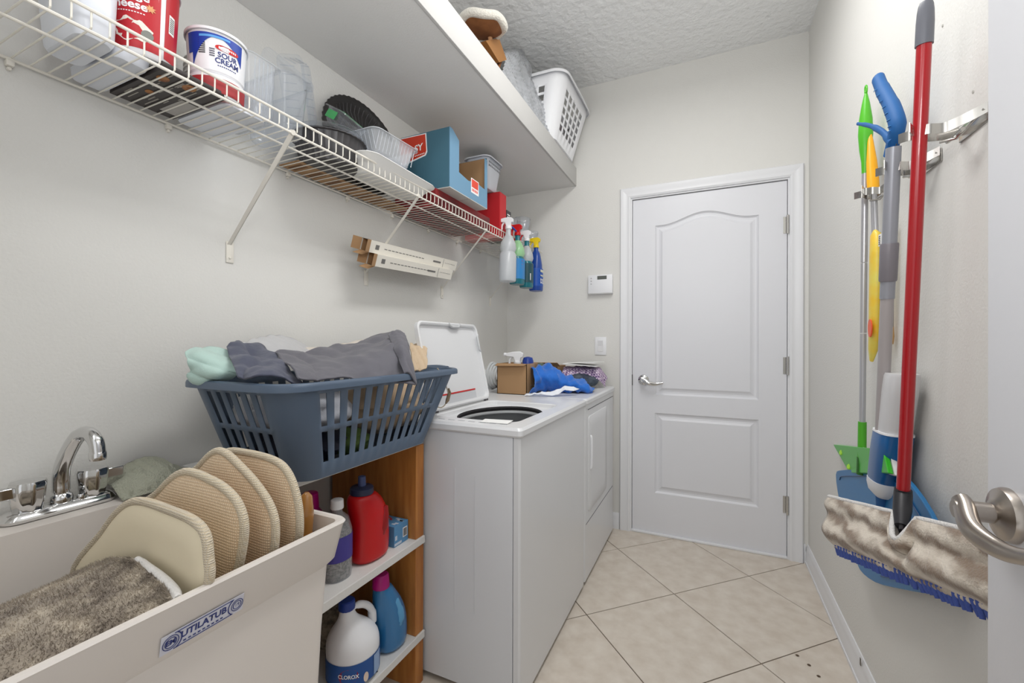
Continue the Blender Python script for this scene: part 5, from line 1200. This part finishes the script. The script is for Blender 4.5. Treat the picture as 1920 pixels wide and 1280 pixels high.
# ================================================================ right wall: clips and cleaning tools
def clip3(label, y, z, reach=.085, grip=.018):
    """sprung steel clamp screwed to the wall: back plate, two jaws, a spring"""
    t = thing('wall_clamp', label, 'clamp', (XR, y, z), 'steel clamps on the right wall')
    bm = bmnew(); box(bm, XR-.003, XR-.0006, y-.055, y+.055, z-.012, z+.018, .002)
    obj('back_plate', bm, STEEL, t)
    obj('screw', lathe(bmnew(), [(.005, 0), (.004, .003)], (XR-.003, y-.045, z+.005), (-1, 0, 0), 12), STEEL, t)
    for s in (-1, 1):
        pts = crom([(XR-.004, y+s*.052, z+.012), (XR-.025, y+s*.040, z+.004), (XR-reach*.55, y+s*(grip+.004), z-.002), (XR-reach*.80, y+s*(grip+.004), z), (XR-reach, y+s*(grip*.6), z+.003), (XR-reach-.014, y+s*(grip+.012), z+.006)], 5)
        out = []
        for k, p in enumerate(pts):
            d = (pts[min(k+1, len(pts)-1)]-pts[max(k-1, 0)]).normalized(); n = d.cross(Vector((0, 0, 1))).normalized()
            out.append([p+n*.0009+Vector((0, 0, .010)), p-n*.0009+Vector((0, 0, .010)), p-n*.0009-Vector((0, 0, .010)), p+n*.0009-Vector((0, 0, .010))])
        obj('jaw', rings(bmnew(), out), STEEL, t, smooth=50)
    obj('spring', tube(bmnew(), [(XR-.030, y-.030, z-.014), (XR-.030, y+.030, z-.014)], .004, 10), STEEL, t)
    obj('link_arm', tube(bmnew(), [(XR-.008, y-.050, z+.010), (XR-.030, y-.005, z-.022), (XR-.045, y+.020, z-.016)], .0028, 8), STEEL, t)
    return t
clip3('steel clamp gripping the red mop pole, nearest the opened door', 1.150, 1.592, .095, .016)
clip3('steel clamp gripping the grey spray mop pole', 1.335, 1.585, .082, .017)
clip3('steel clamp gripping the orange duster and green sweeper', 1.575, 1.600, .065, .022)
def lerp(a, b, t): return Vector(a)+(Vector(b)-Vector(a))*t

# red mop
ra, rb = Vector((.388, 1.114, 1.830)), Vector((.392, 1.235, .825))
t = thing('flat_mop', 'red-poled flat mop with taupe plush pad hanging on the right wall', 'mop', rb)
obj('pole', tube(bmnew(), [lerp(ra, rb, .07), rb], .0120, 20), REDM, t)
obj('end_cap', tube(bmnew(), [lerp(ra, rb, k) for k in (-.008, -.002, .01, .03, .072)], [.0095, .0115, .0130, .0140, .0142], 20), mat('cap_grey', (104, 106, 114), .4), t)
obj('hang_hole', tube(bmnew(), [lerp(ra, rb, .0)+Vector((-.008, -.006, 0)), lerp(ra, rb, .0)+Vector((.004, .008, 0))], .004, 10), BLACKP, t)
jt = at(1690, 994, x=.372)
obj('socket', tube(bmnew(), [rb+(ra-rb)*.012, rb, rb+(jt-rb)*.45, jt+(rb-jt)*.12], [.0155, .0165, .0165, .012], 16), mat('socket_black', (44, 44, 48), .4), t)
obj('swivel_fork', tube(bmnew(), [rb+(jt-rb)*.55, jt], [.011, .007], 12, flat=.6), mat('fork_dark', (58, 56, 60), .35), t)
# pad: corners along its length (u) and height (v); a notch in the upper edge takes the fork
cTL, cTR, cBL, cBR = at(1561, 932, x=.318), at(1905, 1016, x=.445), at(1564, 1022, x=.300), at(1905, 1158, x=.428)
def PD(u, v):
    """u 0 at the far end .. 1 near the opened door; v 0 top .. 1 bottom"""
    return cTL.lerp(cTR, u).lerp(cBL.lerp(cBR, u), v)+Vector((-.018*math.sin(PI*v), -.004, 0))
fz = bmnew(); bm = bmnew()
nu, nv = 54, 18; G = []
un_ = .565
for j in range(nv+1):
    row = []
    for i in range(nu+1):
        u, v = i/nu*1.0, j/nv
        wn = abs(u-un_)/.055
        v2 = v
        if wn < 1: v2 = v+(1-v)*.44*math.sqrt(max(0, 1-wn*wn))
        p = PD(u, v2); k = .010*math.sin(v*PI*3.2+.6)+.004*noise.noise(p*40)
        row.append(p+Vector((-.9, -.3, 0)).normalized()*k)
    G.append(row)
STRP = mat('mop_plush', (190, 176, 160), .95, bump=(240, .8), sheen=.3)
n_ = STRP.node_tree.nodes; l_ = STRP.node_tree.links
tc_ = n_.new('ShaderNodeTexCoord'); mp_ = n_.new('ShaderNodeMapping'); mp_.inputs['Rotation'].default_value = (0, 0, 0)
nz_ = n_.new('ShaderNodeTexNoise'); nz_.inputs['Scale'].default_value = 26; nz_.inputs['Detail'].default_value = 5
wv_ = n_.new('ShaderNodeTexWave'); wv_.bands_direction = 'Z'; wv_.inputs['Scale'].default_value = 7.4; wv_.inputs['Distortion'].default_value = 3.5; wv_.inputs['Detail Scale'].default_value = 3
mx_ = n_.new('ShaderNodeMath'); mx_.operation = 'MULTIPLY_ADD'; mx_.inputs[1].default_value = .55
rp_ = n_.new('ShaderNodeValToRGB'); rp_.color_ramp.elements[0].color = lin((142, 124, 108)); rp_.color_ramp.elements[1].color = lin((222, 212, 198)); rp_.color_ramp.elements[0].position = .30; rp_.color_ramp.elements[1].position = .85
l_.new(tc_.outputs['Object'], nz_.inputs['Vector']); l_.new(tc_.outputs['Object'], wv_.inputs['Vector']); l_.new(wv_.outputs['Fac'], mx_.inputs[0]); 
m2_ = n_.new('ShaderNodeMath'); m2_.operation = 'MULTIPLY'; m2_.inputs[1].default_value = .55; l_.new(nz_.outputs['Fac'], m2_.inputs[0]); l_.new(m2_.outputs[0], mx_.inputs[2])
l_.new(mx_.outputs[0], rp_.inputs[0]); l_.new(rp_.outputs[0], n_['Principled BSDF'].inputs['Base Color'])
grid(bm, G); mp = obj('mop_pad', bm, STRP, t, solid=.012, smooth=60)
n0 = (G[0][1]-G[0][0]).cross(G[1][0]-G[0][0]); fuzz.flip = n0.x > 0
obj('pile', fuzz(bmnew(), G, 26000, .007, .7, .0008, (0, 0, -.2)), STRP, mp, smooth=0, kind='stuff')
obj('white_edging', tube(bmnew(), [p+Vector((-.004, -.001, .003)) for p in G[0]], .0055, 10), mat('edging_white', (226, 224, 222), .9, bump=(300, .8)), mp, smooth=60)
obj('lower_edging', tube(bmnew(), [p+Vector((-.004, -.001, -.002)) for p in G[-1]], .006, 10), STRP, mp, smooth=60)
FRB = mat('fringe_blue', (72, 92, 166), .85, bump=(300, .5))
fr0 = None
for k in range(40):
    u = (k+.3)/40; p = PD(u, 1)+Vector((.004, .002, .002)); b = bmnew(); d = Vector((random.uniform(-.003, .003)+.002, -.010, -.020-.004*random.random()))
    tube(b, [p+Vector((.004, .004, .010)), p, p+d*.6, p+d], [.0045, .0055, .0055, .004], 7)
    obj('fringe_strand', b, FRB, mp, smooth=60)
obj('backing_plate', prism(bmnew(), [PD(.04, .20)+Vector((.018, .006, 0)), PD(.96, .20)+Vector((.018, .006, 0)), PD(.96, .90)+Vector((.020, .006, 0)), PD(.04, .90)+Vector((.020, .006, 0))], (.006, .002, 0)), mat('fork_dark', (58, 56, 60), .35), t, smooth=0)

# grey spray mop with blue grip
ga, gb = Vector((.400, 1.318, 1.632)), Vector((.412, 1.452, .80))
t = thing('spray_mop', 'grey spray mop with blue grip and blue tank behind the red pole', 'mop', gb)
GRP = mat('pole_grey', (150, 152, 160), .35, metal=.2); GBL = mat('grip_blue', (12, 88, 152), .65)
obj('pole', tube(bmnew(), [ga, lerp(ga, gb, .43)], .0150, 20), GRP, t)
obj('lower_pole', tube(bmnew(), [lerp(ga, gb, .40), gb], .0135, 20), mat('pole_grey2', (166, 160, 160), .35), t)
obj('collar', tube(bmnew(), [lerp(ga, gb, k) for k in (.268, .272, .375, .379)], [.0175, .0185, .0180, .0170], 20), mat('collar_grey', (122, 118, 124), .4), t)
gp = crom([at(1669, 292, x=.402), at(1676, 262, x=.402), at(1683, 236, x=.403), at(1672, 200, x=.403), at(1655, 168, x=.404), at(1646, 146, x=.405)], 6)
obj('grip', tube(bmnew(), gp, [.0165]*6+[.0185]*6+[.020]*7+[.0185]*6+[.017]*5+[.012], 16, flat=.8), GBL, t, smooth=60)
bm = bmnew()
for k in range(10, 26, 2):
    a, b2 = gp[k], gp[k+1]; d = (b2-a).normalized()
    tube(bm, [a+Vector((-.0155, 0, 0))-Vector((0, .010, 0)), a+Vector((-.0170, 0, .002)), a+Vector((-.0155, 0, .003))+Vector((0, .010, 0))], .0008, 6)
obj('grip_ridges', bm, mat('grip_light', (60, 150, 220), .4), t)
tr_ = crom([at(1672, 268, x=.395), at(1655, 248, x=.392), at(1632, 236, x=.390), at(1608, 232, x=.388)], 5)
obj('trigger', tube(bmnew(), tr_, [.011]*4+[.008]*5+[.006]*4+[.0045]*3, 12, flat=.7), GBL, t, smooth=60)
obj('grip_screw', lathe(bmnew(), [(.0022, 0), (.0022, .001)], at(1681, 271, x=.3848), (-1, 0, 0), 10), INK, t)
def tk(px, py, x=.425): return at(px, py, x=x)
ax0, ax1 = tk(1691, 700, .432), tk(1656, 930, .430)
def TK(f, r, e=3): # section across the tank
    c = ax0.lerp(ax1, f); return [p for p in ell((c.x, c.y), .032*r, .054*r, c.z, 28, e)]
obj('bottle', rings(bmnew(), [TK(0, .86), TK(.02, .92), TK(.15, .96), TK(.47, .98)]), mat('bottle_white', (224, 224, 226), .3, trans=.15), t, smooth=50)
obj('tank', rings(bmnew(), [TK(.45, 1.0), TK(.46, 1.08), TK(.60, 1.10), TK(.84, 1.05), TK(.88, .98)]), mat('tank_blue', (14, 88, 148), .3, coat=.2), t, smooth=50)
obj('tank_lip', rings(bmnew(), [TK(.448, 1.09), TK(.462, 1.11)]), WHITEP, t)
obj('lower_cup', rings(bmnew(), [TK(.86, 1.06), TK(.90, 1.05), TK(.96, .90), TK(1.0, .55)]), WHITEP, t, smooth=50)
obj('hinge', tube(bmnew(), [ax0.lerp(ax1, .98), ax0.lerp(ax1, 1.10)], [.018, .012], 14), GBL, t)
out_ = [(1567, 889), (1578, 881), (1610, 880), (1650, 877), (1690, 890), (1742, 960), (1770, 1040), (1752, 1100), (1738, 1111), (1690, 1104), (1640, 1091), (1612, 1068), (1604, 1040), (1590, 985), (1574, 940)]
o_ = crom([at(a, b2, x=.432) for a, b2 in out_], 3, closed=True)
hd = obj('mop_plate', rings(bmnew(), [o_, [p+Vector((.010, 0, 0)) for p in o_]]), mat('plate_blue', (40, 116, 172), .4), t, smooth=30, bev=.002)
cc_ = sum(o_, Vector())/len(o_)
obj('plate_groove', tube(bmnew(), [cc_.lerp(p, .86)+Vector((-.0015, 0, 0)) for p in o_[:30]], .0016, 6), mat('plate_blue_dark', (14, 70, 120), .4), hd)

# green sweeper
t = thing('floor_sweeper', 'green-handled floor sweeper with silver pole nearest the door', 'sweeper', (.43, 1.66, .72))
gx = .432
p0, p1 = at(1624, 150, x=gx), at(1616, 868, x=gx)
gd = lambda k: p0.lerp(p1, k)
obj('grip', tube(bmnew(), [gd(k) for k in (.035, .06, .10, .14, .18, .21, .24)], [.004, .010, .0165, .0185, .0150, .010, .0085], 20), mat('grip_green', (84, 184, 40), .3), t, smooth=60)
obj('hang_loop', tube(bmnew(), [gd(.035)+Vector((0, .007*math.cos(a), .012+.012*math.sin(a))) for a in [k*2*PI/14 for k in range(15)]], .003, 8, cap=False), mat('grip_green', (84, 184, 40), .3), t)
SIL = mat('pole_silver', (186, 186, 190), .3, metal=.5)
for k, (a, b2) in enumerate(((.235, .47), (.472, .655), (.657, .895))): obj('pole_section', tube(bmnew(), [gd(a), gd(b2)], .0085-.0002*k, 16), SIL, t)
obj('socket', tube(bmnew(), [gd(.89), gd(1.0)], [.011, .0115], 16), mat('socket_green', (80, 170, 40), .35), t)
obj('joint', tube(bmnew(), [gd(.985), gd(1.03)], [.013, .014], 12), mat('joint_green', (40, 100, 30), .4), t)
hp = [at(1562, 833, x=.440), at(1655, 842, x=.405), at(1665, 886, x=.400), at(1592, 886, x=.435)]
h_ = obj('head', prism(bmnew(), hp, (.012, .003, -.003)), mat('head_green', (60, 180, 40), .35), t, smooth=0, bev=.002)
obj('white_pad', prism(bmnew(), [p+Vector((.013, .004, -.003))+(Vector((.0, .040, .0)) if i in (0, 3) else Vector((0, -.005, 0))) for i, p in enumerate(hp)], (.012, .003, -.004)), mat('pad_white', (236, 236, 234), .8), h_, smooth=0)
bm = bmnew()
for (a, b2) in ((.12, .3), (.88, .3), (.12, .8), (.88, .8)):
    q = hp[0].lerp(hp[1], a).lerp(hp[3].lerp(hp[2], a), b2); lathe(bm, [(.010, 0), (.008, .003), (.003, .003)], q, (-1, -.25, .25), 14)
obj('cloth_grippers', bm, mat('gripper_lime', (170, 226, 60), .4), h_)

# orange duster
t = thing('duster', 'orange-handled duster in printed yellow sleeve behind the green sweeper', 'duster', (.44, 1.55, 1.10))
dx_ = .440
q0, q1, q2, q3 = at(1631, 246, x=dx_), at(1638, 362, x=dx_), at(1641, 430, x=dx_), at(1636, 676, x=dx_)
obj('grip', tube(bmnew(), [q0, q0.lerp(q1, .15), q0.lerp(q1, .5), q0.lerp(q1, .8), q1], [.003, .007, .013, .015, .0150], 18, flat=.8), mat('grip_orange', (246, 176, 20), .35), t, smooth=60)
for s in (-.008, .008): obj('pole', tube(bmnew(), [q1+Vector((0, s, .01)), q2+Vector((0, s, -.03))], .0062, 14), SIL, t)
yl = mat('sleeve_yellow', (240, 190, 30), .4, var=((226, 220, 110), 14, .2))
sv = [(1640, 432, .006), (1642, 440, .020), (1642, 480, .023), (1641, 560, .023), (1640, 620, .022), (1637, 655, .018), (1634, 676, .008)]
se = obj('sleeve', tube(bmnew(), [at(a, b2, x=.438) for a, b2, r in sv], [r for a, b2, r in sv], 16, flat=.6, upv=(0, 1, 0)), yl, t, smooth=60)
q = at(1631, 615, x=.421); obj('sleeve_badge', rings(bmnew(), [[q+Vector((-.001-.0*k, .015*math.cos(k*PI/10), .026*math.sin(k*PI/10))) for k in range(20)], [q+Vector((.002, .015*math.cos(k*PI/10), .026*math.sin(k*PI/10))) for k in range(20)]]), mat('badge_orange', (232, 90, 40), .4), se, smooth=0)
q = at(1650, 450, x=.421); bt_ = obj('sleeve_label', bx(q.x-.001, q.x+.002, q.y-.009, q.y+.009, q.z-.016, q.z+.016), PAPER, se, smooth=0)
bm = bmnew()
for k in range(5): box(bm, q.x-.0014, q.x-.001, q.y-.006, q.y+.006, q.z-.012+k*.005, q.z-.0095+k*.005)
obj('bars', bm, INK, bt_, smooth=0, kind='stuff')
t = thing('wooden_stick', 'thin dark stick with pale wooden tip behind the grey spray mop', 'stick', at(1672, 640, x=.462))
obj('stick', tube(bmnew(), [at(1676, 420, x=.462), at(1672, 615, x=.462)], .004, 8), mat('stick_dark', (92, 80, 70), .6), t)
obj('wooden_tip', tube(bmnew(), [at(1672, 612, x=.462), at(1671, 630, x=.462), at(1671, 645, x=.462)], [.0045, .0075, .005], 10), mat('tip_wood', (196, 156, 104), .6), t)
# marks on the right wall
for k, (a, b2) in enumerate(((1825, 172), (1768, 48))):
    q = at(a, b2, x=XR); wr = bpy.data.objects['wall_right']
    obj('screw_anchor', lathe(bmnew(), [(.0035, 0), (.0028, .0015)], q, (-1, 0, 0), 12), mat('anchor_grey', (186, 184, 178), .6), wr)
q = at(1613, 1240, x=XR-.013); obj('nail_dent', bx(q.x-.0006, q.x+.001, q.y-.004, q.y+.004, q.z-.012, q.z+.012), mat('dent_grey', (110, 104, 98), .8), bpy.data.objects['baseboard_right'], smooth=0)
for a, b2 in ((1495, 1229), (1517, 1247), (1535, 1268)):
    q = at(a, b2, z=0); obj('crumb', lump(bmnew(), (q.x, q.y, .0018), (.006, .005, .0016), 3, .3, 10, 8), mat('crumb_brown', (92, 76, 60), .8), fl)
